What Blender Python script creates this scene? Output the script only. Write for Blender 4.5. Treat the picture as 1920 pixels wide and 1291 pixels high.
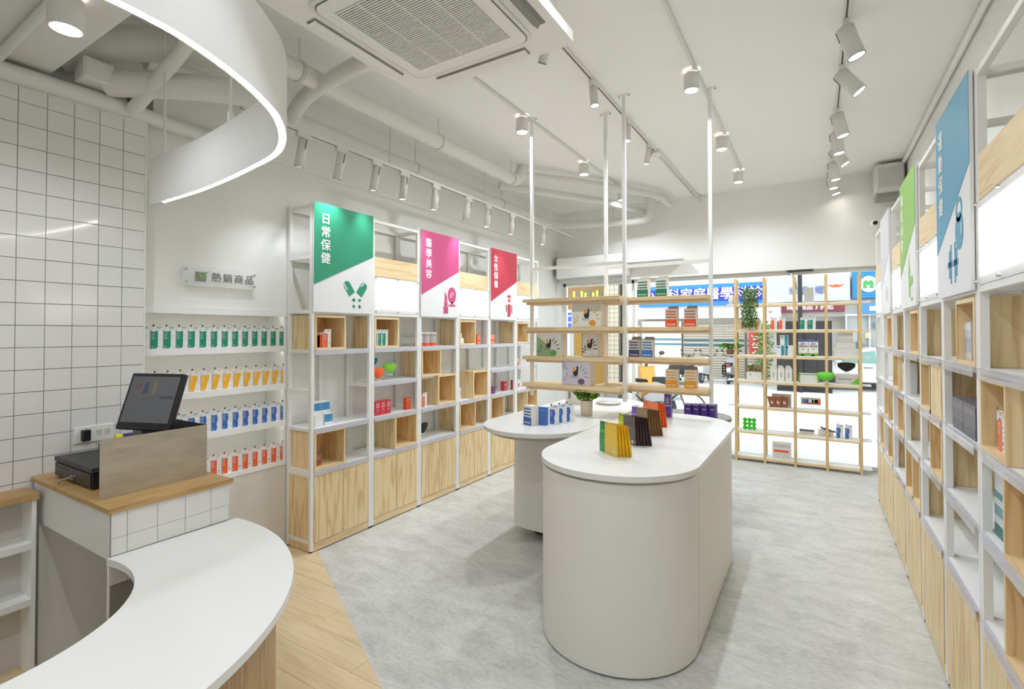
import bpy, bmesh, math, random
from mathutils import Vector, Matrix, Quaternion
for o in list(bpy.data.objects): bpy.data.objects.remove(o, do_unlink=True)
SC = bpy.context.scene; C = SC.collection
random.seed(7); PI = math.pi
# ------------------------------------------------------------------ camera
cam = bpy.data.objects.new('camera', bpy.data.cameras.new('camera')); C.objects.link(cam)
cam.data.sensor_width = 36.0; cam.data.lens = 933.39/1920*36; cam.data.clip_start = .02; cam.data.clip_end = 200
cam.data.shift_y = (610.74-645.5)/1920
cam.location = (0, 0, 1.6); cam.rotation_euler = (PI/2+.0144, 0, .5479)
SC.camera = cam
# ------------------------------------------------------------------ world, exposure
W = bpy.data.worlds.new('sky'); SC.world = W; W.use_nodes = True
bg = W.node_tree.nodes['Background']; bg.inputs[0].default_value = (.93, .96, 1, 1); bg.inputs[1].default_value = 1.0
SC.view_settings.view_transform = 'Standard'; SC.view_settings.look = 'None'
SC.cycles.max_bounces = 14; SC.cycles.diffuse_bounces = 8; SC.cycles.transparent_max_bounces = 24
SC.view_settings.exposure = 1.5; SC.view_settings.gamma = 1; SC.view_settings.use_curve_mapping = False
DOWN_W, SPOT_W, LED_E, BOX_E = 20.0, 4.6, 11.0, .62
# ------------------------------------------------------------------ materials
def lin(c):
    if isinstance(c, str): c = tuple(int(c[i:i+2], 16) for i in (0, 2, 4))
    return tuple(((v/255)/12.92 if v/255 <= .04045 else ((v/255+.055)/1.055)**2.4) for v in c)
MC = {}
def M(col, rough=.5, metal=0, emit=0, alpha=1, trans=0, spec=.5, name=None, coat=0):
    k = (str(col), rough, metal, emit, alpha, trans, spec, coat)
    if k in MC: return MC[k]
    m = bpy.data.materials.new(name or 'paint_'+str(col)); m.use_nodes = True
    b = m.node_tree.nodes['Principled BSDF']; c = lin(col)
    b.inputs['Base Color'].default_value = (*c, 1); b.inputs['Roughness'].default_value = rough
    b.inputs['Metallic'].default_value = metal; b.inputs['Specular IOR Level'].default_value = spec
    b.inputs['Coat Weight'].default_value = coat
    if emit: b.inputs['Emission Color'].default_value = (*c, 1); b.inputs['Emission Strength'].default_value = emit
    if alpha < 1: b.inputs['Alpha'].default_value = alpha
    if trans: b.inputs['Transmission Weight'].default_value = trans; b.inputs['IOR'].default_value = 1.3
    MC[k] = m; return m
def nodes(name, rough=.5):
    m = bpy.data.materials.new(name); m.use_nodes = True; t = m.node_tree
    b = t.nodes['Principled BSDF']; b.inputs['Roughness'].default_value = rough
    return m, t, b
def ramp(t, stops):
    r = t.nodes.new('ShaderNodeValToRGB'); e = r.color_ramp.elements
    while len(e) < len(stops): e.new(.5)
    for i, (p, c) in enumerate(stops): e[i].position = p; e[i].color = (*lin(c), 1)
    return r
def wood(name, light, mid, dark, axis='Z', sc=1.0, rough=.45, wav=.55):
    m, t, b = nodes(name, rough); N = t.nodes.new; L = t.links.new
    tc = N('ShaderNodeTexCoord'); oi = N('ShaderNodeObjectInfo'); mp = N('ShaderNodeMapping')
    s = {'Z': (9, 9, .9), 'X': (.9, 9, 9), 'Y': (9, .9, 9)}[axis]
    mp.inputs['Scale'].default_value = tuple(v*sc for v in s)
    ad = N('ShaderNodeVectorMath'); ad.operation = 'MULTIPLY_ADD'; ad.inputs[1].default_value = (1, 1, 1)
    L(tc.outputs['Object'], mp.inputs[0]); L(mp.outputs[0], ad.inputs[0])
    rv = N('ShaderNodeVectorMath'); rv.operation = 'SCALE'; rv.inputs[0].default_value = (17, 23, 31); L(oi.outputs['Random'], rv.inputs['Scale'])
    L(rv.outputs[0], ad.inputs[2])
    n1 = N('ShaderNodeTexNoise'); n1.inputs['Scale'].default_value = 1.1; n1.inputs['Detail'].default_value = 2; L(ad.outputs[0], n1.inputs[0])
    mu = N('ShaderNodeMath'); mu.operation = 'MULTIPLY'; mu.inputs[1].default_value = 30; L(n1.outputs[0], mu.inputs[0])
    si = N('ShaderNodeMath'); si.operation = 'SINE'; L(mu.outputs[0], si.inputs[0])
    ma = N('ShaderNodeMapRange'); ma.inputs[1].default_value = -1; ma.inputs[2].default_value = 1; L(si.outputs[0], ma.inputs[0]); pw = N('ShaderNodeMath'); pw.operation = 'POWER'; pw.inputs[1].default_value = 2.2; L(ma.outputs[0], pw.inputs[0])
    n2 = N('ShaderNodeTexNoise'); n2.inputs['Scale'].default_value = 6; n2.inputs['Detail'].default_value = 6; L(ad.outputs[0], n2.inputs[0])
    mx = N('ShaderNodeMix'); mx.inputs[0].default_value = wav; L(n2.outputs[0], mx.inputs[2]); L(pw.outputs[0], mx.inputs[3])
    r = ramp(t, [(.12, light), (.55, mid), (.95, dark)]); L(mx.outputs[0], r.inputs[0]); L(r.outputs[0], b.inputs['Base Color'])
    return m
WHITE = M((240, 240, 237), .45, name='white_paint'); WALLM = M((236, 236, 232), .75, name='wall_paint')
METALW = M((238, 237, 234), .35, name='white_powder_coat'); SHELFW = M((240, 240, 238), .3, name='white_laminate')
PLY = wood('pine_plywood', (238, 214, 168), (230, 203, 154), (208, 170, 114), sc=1.15, wav=.58)
PLYX = wood('pine_board', (238, 216, 174), (230, 204, 158), (206, 170, 116), 'X', 1.2, .45, .3)
PLYIN = wood('pine_inner', (232, 204, 154), (222, 190, 138), (202, 162, 108), sc=1.15)
OAK = wood('oak_worktop', (194, 160, 106), (178, 142, 90), (146, 110, 64), 'Y', 1.6, .45, .3)
OAKF = wood('oak_floor', (226, 206, 170), (216, 194, 154), (196, 170, 126), 'X', 1.0, .4, .25)
SLAT = wood('slat_wood', (190, 160, 120), (172, 140, 100), (128, 98, 64), 'Z', 2.2, .5, .35)
FRM = wood('pine_frame', (226, 200, 150), (216, 186, 132), (190, 152, 98), 'Z', 2, .5, .3)
BLACK = M((22, 22, 22), .45); CHROME = M((190, 190, 190), .2, 1); GLASS = None
STRIP = M((226, 226, 236), .1, 0, 0, .42, 0, .6, name='clear_plastic_strip')
def glass():
    m = bpy.data.materials.new('clear_glass'); m.use_nodes = True; t = m.node_tree; t.nodes.clear(); N = t.nodes.new
    a = N('ShaderNodeBsdfTransparent'); a.inputs[0].default_value = (.96, .985, .975, 1); g = N('ShaderNodeBsdfGlossy'); g.inputs['Roughness'].default_value = .02
    f = N('ShaderNodeFresnel'); f.inputs[0].default_value = 1.25; x = N('ShaderNodeMixShader'); o = N('ShaderNodeOutputMaterial')
    t.links.new(f.outputs[0], x.inputs[0]); t.links.new(a.outputs[0], x.inputs[1]); t.links.new(g.outputs[0], x.inputs[2]); t.links.new(x.outputs[0], o.inputs[0]); return m
GLASS = glass()
def fmat():
    m, t, b = nodes('grey_vinyl_floor', .42); N = t.nodes.new; L = t.links.new
    tc = N('ShaderNodeTexCoord'); mp = N('ShaderNodeMapping'); mp.inputs['Scale'].default_value = (1.2, 2.6, 1); mp.inputs['Rotation'].default_value = (0, 0, .5)
    L(tc.outputs['Object'], mp.inputs[0])
    a = N('ShaderNodeTexNoise'); a.inputs['Scale'].default_value = 3.2; a.inputs['Detail'].default_value = 9; a.inputs['Roughness'].default_value = .72; a.inputs['Distortion'].default_value = .6
    c = N('ShaderNodeTexNoise'); c.inputs['Scale'].default_value = 26; c.inputs['Detail'].default_value = 5
    L(mp.outputs[0], a.inputs[0]); L(mp.outputs[0], c.inputs[0])
    mx = N('ShaderNodeMix'); mx.inputs[0].default_value = .35; L(a.outputs[0], mx.inputs[2]); L(c.outputs[0], mx.inputs[3])
    r = ramp(t, [(.34, (172, 172, 168)), (.5, (198, 198, 194)), (.66, (216, 216, 213))]); L(mx.outputs[0], r.inputs[0]); L(r.outputs[0], b.inputs['Base Color'])
    return m
VINYL = fmat()
def steel():
    m, t, b = nodes('brushed_steel', .38); b.inputs['Metallic'].default_value = .55; N = t.nodes.new; L = t.links.new
    tc = N('ShaderNodeTexCoord'); mp = N('ShaderNodeMapping'); mp.inputs['Scale'].default_value = (2, 2, 9); L(tc.outputs['Object'], mp.inputs[0])
    n = N('ShaderNodeTexNoise'); n.inputs['Scale'].default_value = 3; L(mp.outputs[0], n.inputs[0])
    r = ramp(t, [(.3, (176, 167, 148)), (.7, (196, 187, 168))]); L(n.outputs[0], r.inputs[0]); L(r.outputs[0], b.inputs['Base Color']); return m
STEEL = steel()
TILE = M((226, 224, 221), .12, spec=.6, coat=.3, name='glazed_white_tile'); GROUT = M((150, 146, 140), .9)
# ------------------------------------------------------------------ mesh builder
KIDS = {}
def par(o, p): o.parent = p; KIDS.setdefault(p.name, []).append(o)
class B:
    def __init__(s): s.v = []; s.f = []; s.mi = []; s.sm = []
    def add(s, v, f, mi=0, sm=False):
        n = len(s.v); s.v += [tuple(p) for p in v]; s.f += [tuple(i+n for i in q) for q in f]; s.mi += [mi]*len(f); s.sm += [sm]*len(f); return s
    def box(s, x0, x1, y0, y1, z0, z1, mi=0):
        v = [(x, y, z) for z in (z0, z1) for y in (y0, y1) for x in (x0, x1)]
        return s.add(v, [(0, 2, 3, 1), (4, 5, 7, 6), (0, 1, 5, 4), (2, 6, 7, 3), (0, 4, 6, 2), (1, 3, 7, 5)], mi)
    def cyl(s, p0, p1, r0, r1=None, n=12, mi=0, cap=True):
        r1 = r0 if r1 is None else r1; p0 = Vector(p0); p1 = Vector(p1); d = (p1-p0).normalized()
        a = d.orthogonal().normalized(); b = d.cross(a); v = []
        for p, r in ((p0, r0), (p1, r1)):
            for i in range(n): t = 2*PI*i/n; v.append(p+(a*math.cos(t)+b*math.sin(t))*r)
        s.add(v, [(i, (i+1) % n, n+(i+1) % n, n+i) for i in range(n)], mi, True)
        if cap: s.add(v[:n], [tuple(range(n))[::-1]], mi); s.add(v[n:], [tuple(range(n))], mi)
        return s
    def tube(s, pts, r, n=10, mi=0, cap=True):
        pts = [Vector(p) for p in pts]; v = []; a = None
        for i, p in enumerate(pts):
            d = (pts[min(i+1, len(pts)-1)]-pts[max(i-1, 0)]).normalized()
            a = d.orthogonal().normalized() if a is None else (a-d*a.dot(d)).normalized()
            b = d.cross(a); rr = r[i] if isinstance(r, (list, tuple)) else r
            for k in range(n): t = 2*PI*k/n; v.append(p+(a*math.cos(t)+b*math.sin(t))*rr)
        f = [(i*n+k, i*n+(k+1) % n, (i+1)*n+(k+1) % n, (i+1)*n+k) for i in range(len(pts)-1) for k in range(n)]
        s.add(v, f, mi, True)
        if cap: s.add(v[:n], [tuple(range(n))[::-1]], mi); s.add(v[-n:], [tuple(range(n))], mi)
        return s
    def prism(s, poly, z0, z1, mi=0, sm=False):          # polygon in xy, extruded along z
        n = len(poly); v = [(x, y, z0) for x, y in poly]+[(x, y, z1) for x, y in poly]
        s.add(v, [(i, (i+1) % n, n+(i+1) % n, n+i) for i in range(n)], mi, sm)
        return s.add(v, [tuple(range(n))[::-1], tuple(range(n, 2*n))], mi)
    def plate(s, poly, y0, y1, mi=0):                     # polygon in xz (ccw seen from -y), extruded along y
        n = len(poly); v = [(x, y0, z) for x, z in poly]+[(x, y1, z) for x, z in poly]
        s.add(v, [(i, n+i, n+(i+1) % n, (i+1) % n) for i in range(n)], mi)
        return s.add(v, [tuple(range(n)), tuple(range(n, 2*n))[::-1]], mi)
    def lathe(s, prof, n=24, mi=0, c=(0, 0)):
        v = [(c[0]+r*math.cos(2*PI*k/n), c[1]+r*math.sin(2*PI*k/n), z) for r, z in prof for k in range(n)]
        f = [(i*n+k, i*n+(k+1) % n, (i+1)*n+(k+1) % n, (i+1)*n+k) for i in range(len(prof)-1) for k in range(n)]
        return s.add(v, f, mi, True)
    def ball(s, c, r, nu=10, nv=7, mi=0, sq=(1, 1, 1)):
        v = []; 
        for j in range(1, nv):
            t = PI*j/nv
            for k in range(nu): v.append((c[0]+r*sq[0]*math.sin(t)*math.cos(2*PI*k/nu), c[1]+r*sq[1]*math.sin(t)*math.sin(2*PI*k/nu), c[2]+r*sq[2]*math.cos(t)))
        v += [(c[0], c[1], c[2]+r*sq[2]), (c[0], c[1], c[2]-r*sq[2])]; m = (nv-1)*nu
        f = [(j*nu+k, (j+1)*nu+k, (j+1)*nu+(k+1) % nu, j*nu+(k+1) % nu) for j in range(nv-2) for k in range(nu)]
        f += [(m, k, (k+1) % nu) for k in range(nu)]+[(m+1, (nv-2)*nu+(k+1) % nu, (nv-2)*nu+k) for k in range(nu)]
        return s.add(v, f, mi, True)
    def mesh(s, name, mats):
        me = bpy.data.meshes.new(name); me.from_pydata(s.v, [], s.f)
        for m in (mats if isinstance(mats, (list, tuple)) else [mats]): me.materials.append(m)
        me.polygons.foreach_set('material_index', s.mi); me.polygons.foreach_set('use_smooth', s.sm); me.update(); return me
    def obj(s, name, mats, parent=None, loc=(0, 0, 0), rot=(0, 0, 0), bev=0):
        o = bpy.data.objects.new(name, s.mesh(name, mats)); C.objects.link(o); o.location = loc; o.rotation_euler = rot
        if parent: par(o, parent)
        if bev:
            b = o.modifiers.new('bevel', 'BEVEL'); b.width = bev; b.segments = 2; b.limit_method = 'ANGLE'; b.angle_limit = .6
        return o
def box(name, x0, x1, y0, y1, z0, z1, m, parent=None, bev=0): return B().box(x0, x1, y0, y1, z0, z1).obj(name, m, parent, bev=bev)
def tag(o, label, cat, group=None):
    o['label'] = label; o['category'] = cat
    if group: o['group'] = group
    return o
def thing(name, label, cat, loc=(0, 0, 0), rz=0, group=None):
    o = bpy.data.objects.new(name, None); C.objects.link(o); o.location = loc; o.rotation_euler = (0, 0, rz); o.empty_display_size = .05
    return tag(o, label, cat, group)
def struct(o): o['kind'] = 'structure'; return o
def dup(root, loc, rz=0, label=None, group=None, rot=None, scale=None):
    def cp(o, up):
        c = o.copy(); C.objects.link(c)
        if up: par(c, up)
        for ch in KIDS.get(o.name, []): cp(ch, c)
        return c
    r = cp(root, None); r.location = loc; r.rotation_euler = rot or (0, 0, rz)
    if scale: r.scale = scale
    if label: r['label'] = label
    if group: r['group'] = group
    return r
def proto_del(root):
    for ch in KIDS.get(root.name, []): proto_del(ch)
    bpy.data.objects.remove(root, do_unlink=True)
def text_mesh(s, size, bold=0.0, ext=.0008):
    c = bpy.data.curves.new('lettering', 'FONT'); c.body = s; c.size = size; c.align_x = 'CENTER'; c.align_y = 'CENTER'; c.extrude = ext; c.resolution_u = 2
    o = bpy.data.objects.new('lettering', c); C.objects.link(o); bpy.context.view_layer.update()
    me = bpy.data.meshes.new_from_object(o.evaluated_get(bpy.context.evaluated_depsgraph_get())); bpy.data.objects.remove(o); bpy.data.curves.remove(c)
    if bold:
        v = [tuple(q.co) for q in me.vertices]; f = [tuple(q.vertices) for q in me.polygons]; b = B()
        for i, (dx, dy) in enumerate(((-1, 0), (1, 0), (0, 1), (0, -1))): b.add([(x+dx*bold*size, y+dy*bold*size, z+i*.00005) for x, y, z in v], f)
        bpy.data.meshes.remove(me); me = b.mesh('lettering', [])
    return me
def text(s, size, m, parent, x, y, z, bold=.012, name='lettering', sx=1.0):   # upright lettering facing local -y
    me = text_mesh(s, size, bold); me.materials.clear(); me.materials.append(m)
    o = bpy.data.objects.new(name, me); C.objects.link(o); par(o, parent); o.location = (x, y, z); o.rotation_euler = (PI/2, 0, 0); o.scale = (sx, 1, 1); return o
def lamp(name, parent, loc, direction, watts, cone=2.2, blend=.6, r=.03, col=(.92, .985, 1.08)):
    l = bpy.data.lights.new(name, 'SPOT'); l.energy = watts; l.spot_size = cone; l.spot_blend = blend; l.shadow_soft_size = r; l.color = col
    o = bpy.data.objects.new(name, l); C.objects.link(o); par(o, parent); o.location = loc
    o.rotation_euler = Vector(direction).to_track_quat('-Z', 'Y').to_euler(); return o
ORD = ['first', 'second', 'third', 'fourth', 'fifth', 'sixth', 'seventh', 'eighth', 'ninth', 'tenth', 'eleventh', 'twelfth', 'thirteenth', 'fourteenth', 'fifteenth']
# ================================================================== the room
CE = 3.45; XL = -3.134; XR = .50; XWL = -3.43; XWR = .84; YB = 7.0; XT = -3.286
struct(box('floor', -3.75, .9, -2.8, 7.3, -.05, 0, VINYL))
# oak boards behind the counter: laid along x, cut on a slant where the grey floor starts
oakf = struct(box('floor_oak', -3.75, -3.74, -2.8, -2.79, .0, .001, OAKF))
def cutline(bm, a, b):
    d = Vector((b[0]-a[0], b[1]-a[1], 0)); n = Vector((-d.y, d.x, 0)).normalized()
    bmesh.ops.bisect_plane(bm, geom=bm.verts[:]+bm.edges[:]+bm.faces[:], plane_co=(a[0], a[1], 0), plane_no=n, clear_outer=True)
    bmesh.ops.holes_fill(bm, edges=[e for e in bm.edges if e.is_boundary])
row = 0; y = -.6
while y < 2.36:
    x = -3.7-(row*.47) % 1.2
    while x < .8:
        bm = bmesh.new(); bb = B().box(max(x, -3.7)+.0008, min(x+1.2, .8)-.0008, y+.0008, y+.158, .0005, .004)
        me0 = bb.mesh('tmp', OAKF); bm.from_mesh(me0); bpy.data.meshes.remove(me0)
        if max(x, -3.7) < min(x+1.2, .8): cutline(bm, (-3.041, 2.347), (-1.679, 1.626))
        if len(bm.faces) > 3 and (y > -.2 or True):
            me = bpy.data.meshes.new('plank'); bm.to_mesh(me); me.materials.append(OAKF); o = bpy.data.objects.new('plank', me); C.objects.link(o); par(o, oakf)
        bm.free(); x += 1.2
    y += .159; row += 1
struct(box('ceiling', -3.8, .95, -2.8, 7.2, CE, CE+.08, M((240, 240, 237), .8, name='ceiling_paint')))
struct(box('wall_right', XWR, XWR+.1, -2.8, 7.3, 0, CE, WALLM))
struct(box('wall_back', -3.8, .95, -2.9, -2.8, 0, CE, WALLM))
# left wall: solid behind the shelving, recessed over the niche
wl = B(); wl.box(XWL-.3, XWL, 2.33, 7.25, 0, CE); wl.box(XWL-.3, XWL, -2.8, 2.33, 1.766, CE); wl.box(XWL-.3, XWL-.22, -2.8, 2.33, 0, 1.766)
wl.box(XWL-.22, XWL, -2.8, 1.30, 0, 1.766); wl.box(XWL-.22, XWL, 1.30, 2.33, 0, .605); struct(wl.obj('wall_left', WALLM))
struct(box('trim_1', XWL, XWL+.025, 1.39, 7.0, 2.865, CE, WALLM))
# tiled wall block with single tiles
tw = struct(box('wall_tiled', XWL, XT-.006, -2.8, 1.336, 0, 2.80, GROUT)); struct(box('trim_2', XWL, XT, -2.8, 1.338, 2.80, 2.86, WALLM))
struct(box('trim_3', XT-.006, XT+.002, 1.334, 1.340, 0, 2.80, WHITE))
tile_me = B().box(-.003, .004, .0015, .1061, .0015, .1071).mesh('tile', TILE)
TP, TH = .1073, .1086
for i in range(9):
    for k in range(20):
        z = .769+k*TH
        if z > 2.79: continue
        o = bpy.data.objects.new('tile', tile_me); C.objects.link(o); par(o, tw); o.location = (XT-.002, 1.334-(i+1)*TP, z); o.scale = (1, 1, min(1, (2.80-z)/TH)); o.rotation_euler = (0, random.uniform(-.006, .006), random.uniform(-.004, .004))
# storefront: beam, side posts, glazing
struct(box('wall_front', -3.75, .95, YB, YB+.28, 2.375, CE, WALLM))
struct(box('trim_4', -3.75, XWL+.03, 6.95, 7.3, 0, 2.375, WHITE)); struct(box('trim_5', .62, .95, 6.95, 7.3, 0, 2.375, WHITE))
wf = B(); 
for x in (-3.40, -2.30, .60): wf.box(x, x+.035, 7.14, 7.19, 0, 2.375)
wf.box(-3.40, .62, 7.14, 7.19, 2.33, 2.375); wf.box(-3.40, .62, 7.14, 7.19, 0, .04)
w1 = struct(wf.obj('window_1', METALW))
for a, b_ in ((-3.365, -2.30), (-2.265, .60)): box('pane', a, b_, 7.16, 7.168, .04, 2.33, GLASS, w1)
w2 = B().box(-.30, -.02, 7.02, 7.1, 2.352, 2.372).obj('trim_9', M((70, 68, 66), .4)); struct(w2)
B().tube([(-.26, 7.06, 2.36), (-.24, 7.03, 2.31), (-.21, 7.02, 2.22), (-.20, 7.02, 2.14)], .012).obj('door_closer_arm', CHROME, w2)
struct(box('trim_6', -3.40, .62, 7.13, 7.2, 2.375, 2.40, WHITE))
struct(B().box(-3.75, .95, YB-.012, YB, CE-.03, CE).obj('trim_7', WALLM))
tb = B(); tb.tube([(XWR-.03, -2.5, CE-.035), (XWR-.03, 6.9, CE-.035)], .02, 8); struct(tb.obj('trim_8', WALLM))
# air curtain above the glazing
ac = thing('air_curtain', 'long white air curtain box above the left shop window', 'air curtain', (-3.36, 6.98, 2.42))
B().box(0, 1.1, -.2, 0, .0, .31).obj('housing', METALW, ac, bev=.02); B().box(.03, 1.85, -.16, 0, .17, .2).obj('top_rail', METALW, ac, bev=.005)
B().box(.05, 1.05, -.17, -.05, -.004, .0).obj('outlet', M((190, 192, 190), .5), ac); B().box(-.012, 0, -.2, 0, .05, .32).obj('end_cap', M((120, 118, 112), .5), ac)
# wall-mounted speaker-like unit by the right corner and a dome camera
sp = thing('wall_speaker', 'rounded white wall speaker in the far right corner under the ceiling', 'speaker', (.68, 6.74, 3.12))
B().prism([(-.12, -.14), (.14, -.14), (.14, .2), (-.12, .2)], 0, .29).obj('body', M((214, 214, 210), .5), sp, bev=.06)
B().box(-.09, .1, -.145, -.138, .04, .25).obj('grille', M((196, 196, 192), .7), sp, bev=.004); B().box(-.1, .1, -.05, .2, -.05, 0).obj('bracket', M((150, 150, 146), .5), sp)
cc = thing('security_camera', 'small white security camera with a black lens on the front beam', 'camera', (.58, 6.95, 2.84))
B().ball((0, -.02, 0), .045, 14, 10).obj('shell', METALW, cc); B().cyl((0, -.05, 0), (-.0, -.075, 0), .026, .02, 14).obj('lens', M((20, 20, 20), .1), cc); B().cyl((0, 0, 0), (0, .05, 0), .02).obj('mount', METALW, cc)
# ------------------------------------------------------------------ pipes and ducts under the ceiling
PIPE = M((222, 221, 216), .6, name='white_pipe')
def pipe(label, pts, r, hang=(), cat='pipe', collars=()):
    t = thing('ceiling_pipe', label, cat, pts[0], 0, 'painted pipes under the ceiling'); p0 = Vector(pts[0])
    q = [Vector(p)-p0 for p in pts]
    if len(q) > 2:      # round the corners
        out = [q[0]]
        for i in range(1, len(q)-1):
            a, b_, c = q[i-1], q[i], q[i+1]; k = min(.16, (a-b_).length*.45, (c-b_).length*.45); u = b_+(a-b_).normalized()*k; w = b_+(c-b_).normalized()*k
            for s_ in range(6): tt = s_/5; out.append(u*(1-tt)**2+b_*2*tt*(1-tt)+w*tt*tt)
        q = out+[q[-1]]
    B().tube(q, r, 16).obj('pipe_run', PIPE, t)
    for hx, hy, hz in hang:
        v = Vector((hx, hy, hz))-p0
        B().cyl(v+Vector((0, 0, r)), (v.x, v.y, CE-p0.z), .006, n=6).obj('hanger_rod', PIPE, t)
        d = (Vector(pts[1])-Vector(pts[0])).normalized()
        B().cyl(v-d*.012, v+d*.012, r+.005, n=18).obj('pipe_clamp', M((200, 199, 194), .5), t)
    return t
pipe('long thick white pipe beside the air conditioner, the higher of two along the left', [(-2.756, -1, 3.24), (-2.756, 4.62, 3.24), (-2.756, 4.75, 3.44)], .062, [(-2.756, 1.953, 3.24), (-2.756, 3.306, 3.24), (-2.756, 4.5, 3.24)])
pipe('long white pipe hung lower, next to the left wall above the track lights', [(-3.20, 1.3, 3.14), (-3.20, 6.4, 3.14), (-2.2, 6.7, 3.14), (-1.9, 6.72, 3.14), (-1.9, 6.72, 3.44)], .055, [(-3.2, 3.5, 3.14), (-3.2, 5.0, 3.14), (-2.4, 6.65, 3.14)])
pipe('white pipe crossing from the curved pendant towards the air conditioner', [(-3.36, 2.26, 3.08), (-2.95, 2.12, 3.2), (-2.6, 2.09, 3.22), (-1.75, 2.0, 3.22)], .05)
pipe('slim white pipe bending off near the front beam', [(-2.756, 4.7, 3.34), (-2.3, 5.4, 3.36), (-1.7, 6.4, 3.36), (-1.7, 6.9, 3.36)], .042)
pipe('slim white pipe crossing to the front beam behind the thick one', [(-3.1, 4.8, 3.3), (-2.3, 6.0, 3.28), (-2.0, 6.9, 3.28)], .042)
pipe('fat white duct above the tiled wall, upper of two', [(-3.38, .98, 3.05), (-3.2, 1.14, 3.16), (-2.75, 1.55, 3.16), (-2.7, 2.3, 3.16)][:3], .088)
pipe('fat white duct above the tiled wall, lower of two', [(-3.22, 1.13, 2.935), (-2.85, 1.45, 2.95), (-2.65, 1.72, 2.95)], .068)
pipe('slanted white pipe rising from the top of the tiled wall', [(-3.23, 1.245, 2.83), (-2.72, 1.28, 3.06), (-2.3, 1.3, 3.25)], .036)
pipe('horizontal white pipe along the top edge of the tiled wall', [(-3.26, -.4, 2.82), (-3.26, 1.25, 2.845), (-3.35, 1.55, 2.87), (-3.4, 2.0, 2.9)], .042)
pipe('thin white pipe at the top left corner beside the round downlight', [(-3.25, .715, 2.878), (-2.5, .70, 2.878)], .019)
dp = thing('ceiling_duct', 'flat white duct box at the top left behind the round downlight', 'duct', (-2.9, .6, 2.90))
B().box(-.38, .9, -1.6, .315, .0, .3).obj('duct_body', PIPE, dp, bev=.01); B().box(-.38, .9, .315, .32, .1, .12).obj('duct_flange', PIPE, dp)
jb = thing('junction_box', 'white square junction box between the pipes above the tiled wall', 'junction box', (-3.2, 1.06, 2.895)); B().box(-.06, .06, -.06, .07, 0, .11).obj('box_body', PIPE, jb, bev=.006); B().box(.06, .064, -.05, .06, .01, .1).obj('cover', PIPE, jb)
gv = thing('grey_vent_duct', 'dark grey metal vent duct standing between the pipes', 'duct', (-3.36, 1.3, 2.88)); B().box(0, .1, -.03, .06, 0, .2).obj('duct_body', M((120, 120, 116), .4, .6), gv); B().box(.1, .104, .01, .016, 0, .2).obj('seam', M((90, 90, 86), .4), gv)
# ------------------------------------------------------------------ ceiling cassette air conditioner
ax = thing('cassette_air_conditioner', 'white four-way ceiling cassette air conditioner with a slatted grey grille', 'air conditioner', (-1.435, 1.635, 2.95))
ACW = M((240, 239, 235), .45, name='ac_plastic'); S = .485
B().prism([(-S, -S), (S, -S), (S, S), (-S, S)], .0, .05).obj('panel', ACW, ax, bev=.018)
B().box(-.42, .42, -.42, .42, .05, .49).obj('casing', M((196, 196, 192), .5), ax)
def rr(w, r, n=6):
    o = []
    for cx, cy, a0 in ((w-r, w-r, 0), (-w+r, w-r, PI/2), (-w+r, -w+r, PI), (w-r, -w+r, 1.5*PI)):
        for i in range(n+1): a = a0+PI/2*i/n; o.append((cx+r*math.cos(a), cy+r*math.sin(a)))
    return o
B().prism(rr(.352, .06), -.012, .0).obj('frame_ring', M((232, 231, 227), .45), ax, bev=.003)
B().prism(rr(.335, .05), -.015, -.011).obj('grille_groove', M((120, 118, 114), .6), ax)
g1 = B().prism(rr(.331, .05), -.017, -.012).obj('grille_frame', ACW, ax)
B().box(-.268, .268, -.262, .262, -.0176, -.016).obj('grille_recess', M((126, 122, 114), .7), ax)
slat_me = B().box(-.268, .268, -.0035, .0022, 0, .004).mesh('slat', ACW)
for i in range(44):
    o = bpy.data.objects.new('slat', slat_me); C.objects.link(o); par(o, g1); o.location = (0, -.258+i*.012, -.022)
for x in (-.14, 0, .14): B().box(x-.003, x+.003, -.262, .262, -.0205, -.0176).obj('grille_rib', ACW, ax)
for k in range(4):
    a = k*PI/2; v = B().box(-.27, .27, -.028, .028, -.0035, .0).obj('air_outlet', M((140, 137, 130), .6), ax, rot=(0, 0, a)); v.location = (.415*math.sin(a), -.415*math.cos(a), 0)
    fl = B().box(-.265, .265, -.024, .018, -.004, .0).obj('louvre', ACW if k != 1 else M((150, 148, 142), .4), ax, rot=(.10 if k != 1 else -.9, 0, a)); fl.location = (.415*math.sin(a), -.415*math.cos(a), -.006)
# ------------------------------------------------------------------ ceiling lights
LENS = M((255, 250, 240), .3, emit=9, name='lit_lens'); LAMPW = M((224, 222, 217), .4, name='lamp_body')
def downlight(label, x, y, z=CE, r=.052, h=.12, w=None):
    t = thing('surface_downlight', label, 'ceiling light', (x, y, z), 0, 'round surface downlights')
    B().cyl((0, 0, -.022), (0, 0, 0), r*.62, n=20).obj('base', LAMPW, t)
    B().lathe([(r*.86, -.025), (r, -.03), (r, -.025-h), (r*.86, -.025-h), (r*.8, -.02-h+.012)], 24).obj('shade', LAMPW, t)
    B().cyl((0, 0, -.012-h), (0, 0, -.02-h), r*.84, n=24).obj('lens', LENS, t)
    B().cyl((0, 0, -.03), (0, 0, -.022), r*.66, n=20).obj('gap_ring', M((60, 58, 56), .6), t)
    lamp('bulb', t, (0, 0, -.03-h), (0, 0, -1), w or DOWN_W, 2.75, .7, r*.7)
for i, y in enumerate((3.63, 4.95, 6.13)): downlight('round white downlight on the conduit right of the centre, %s from the camera' % ('nearest', 'second', 'farthest')[i], -.735, y)
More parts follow.
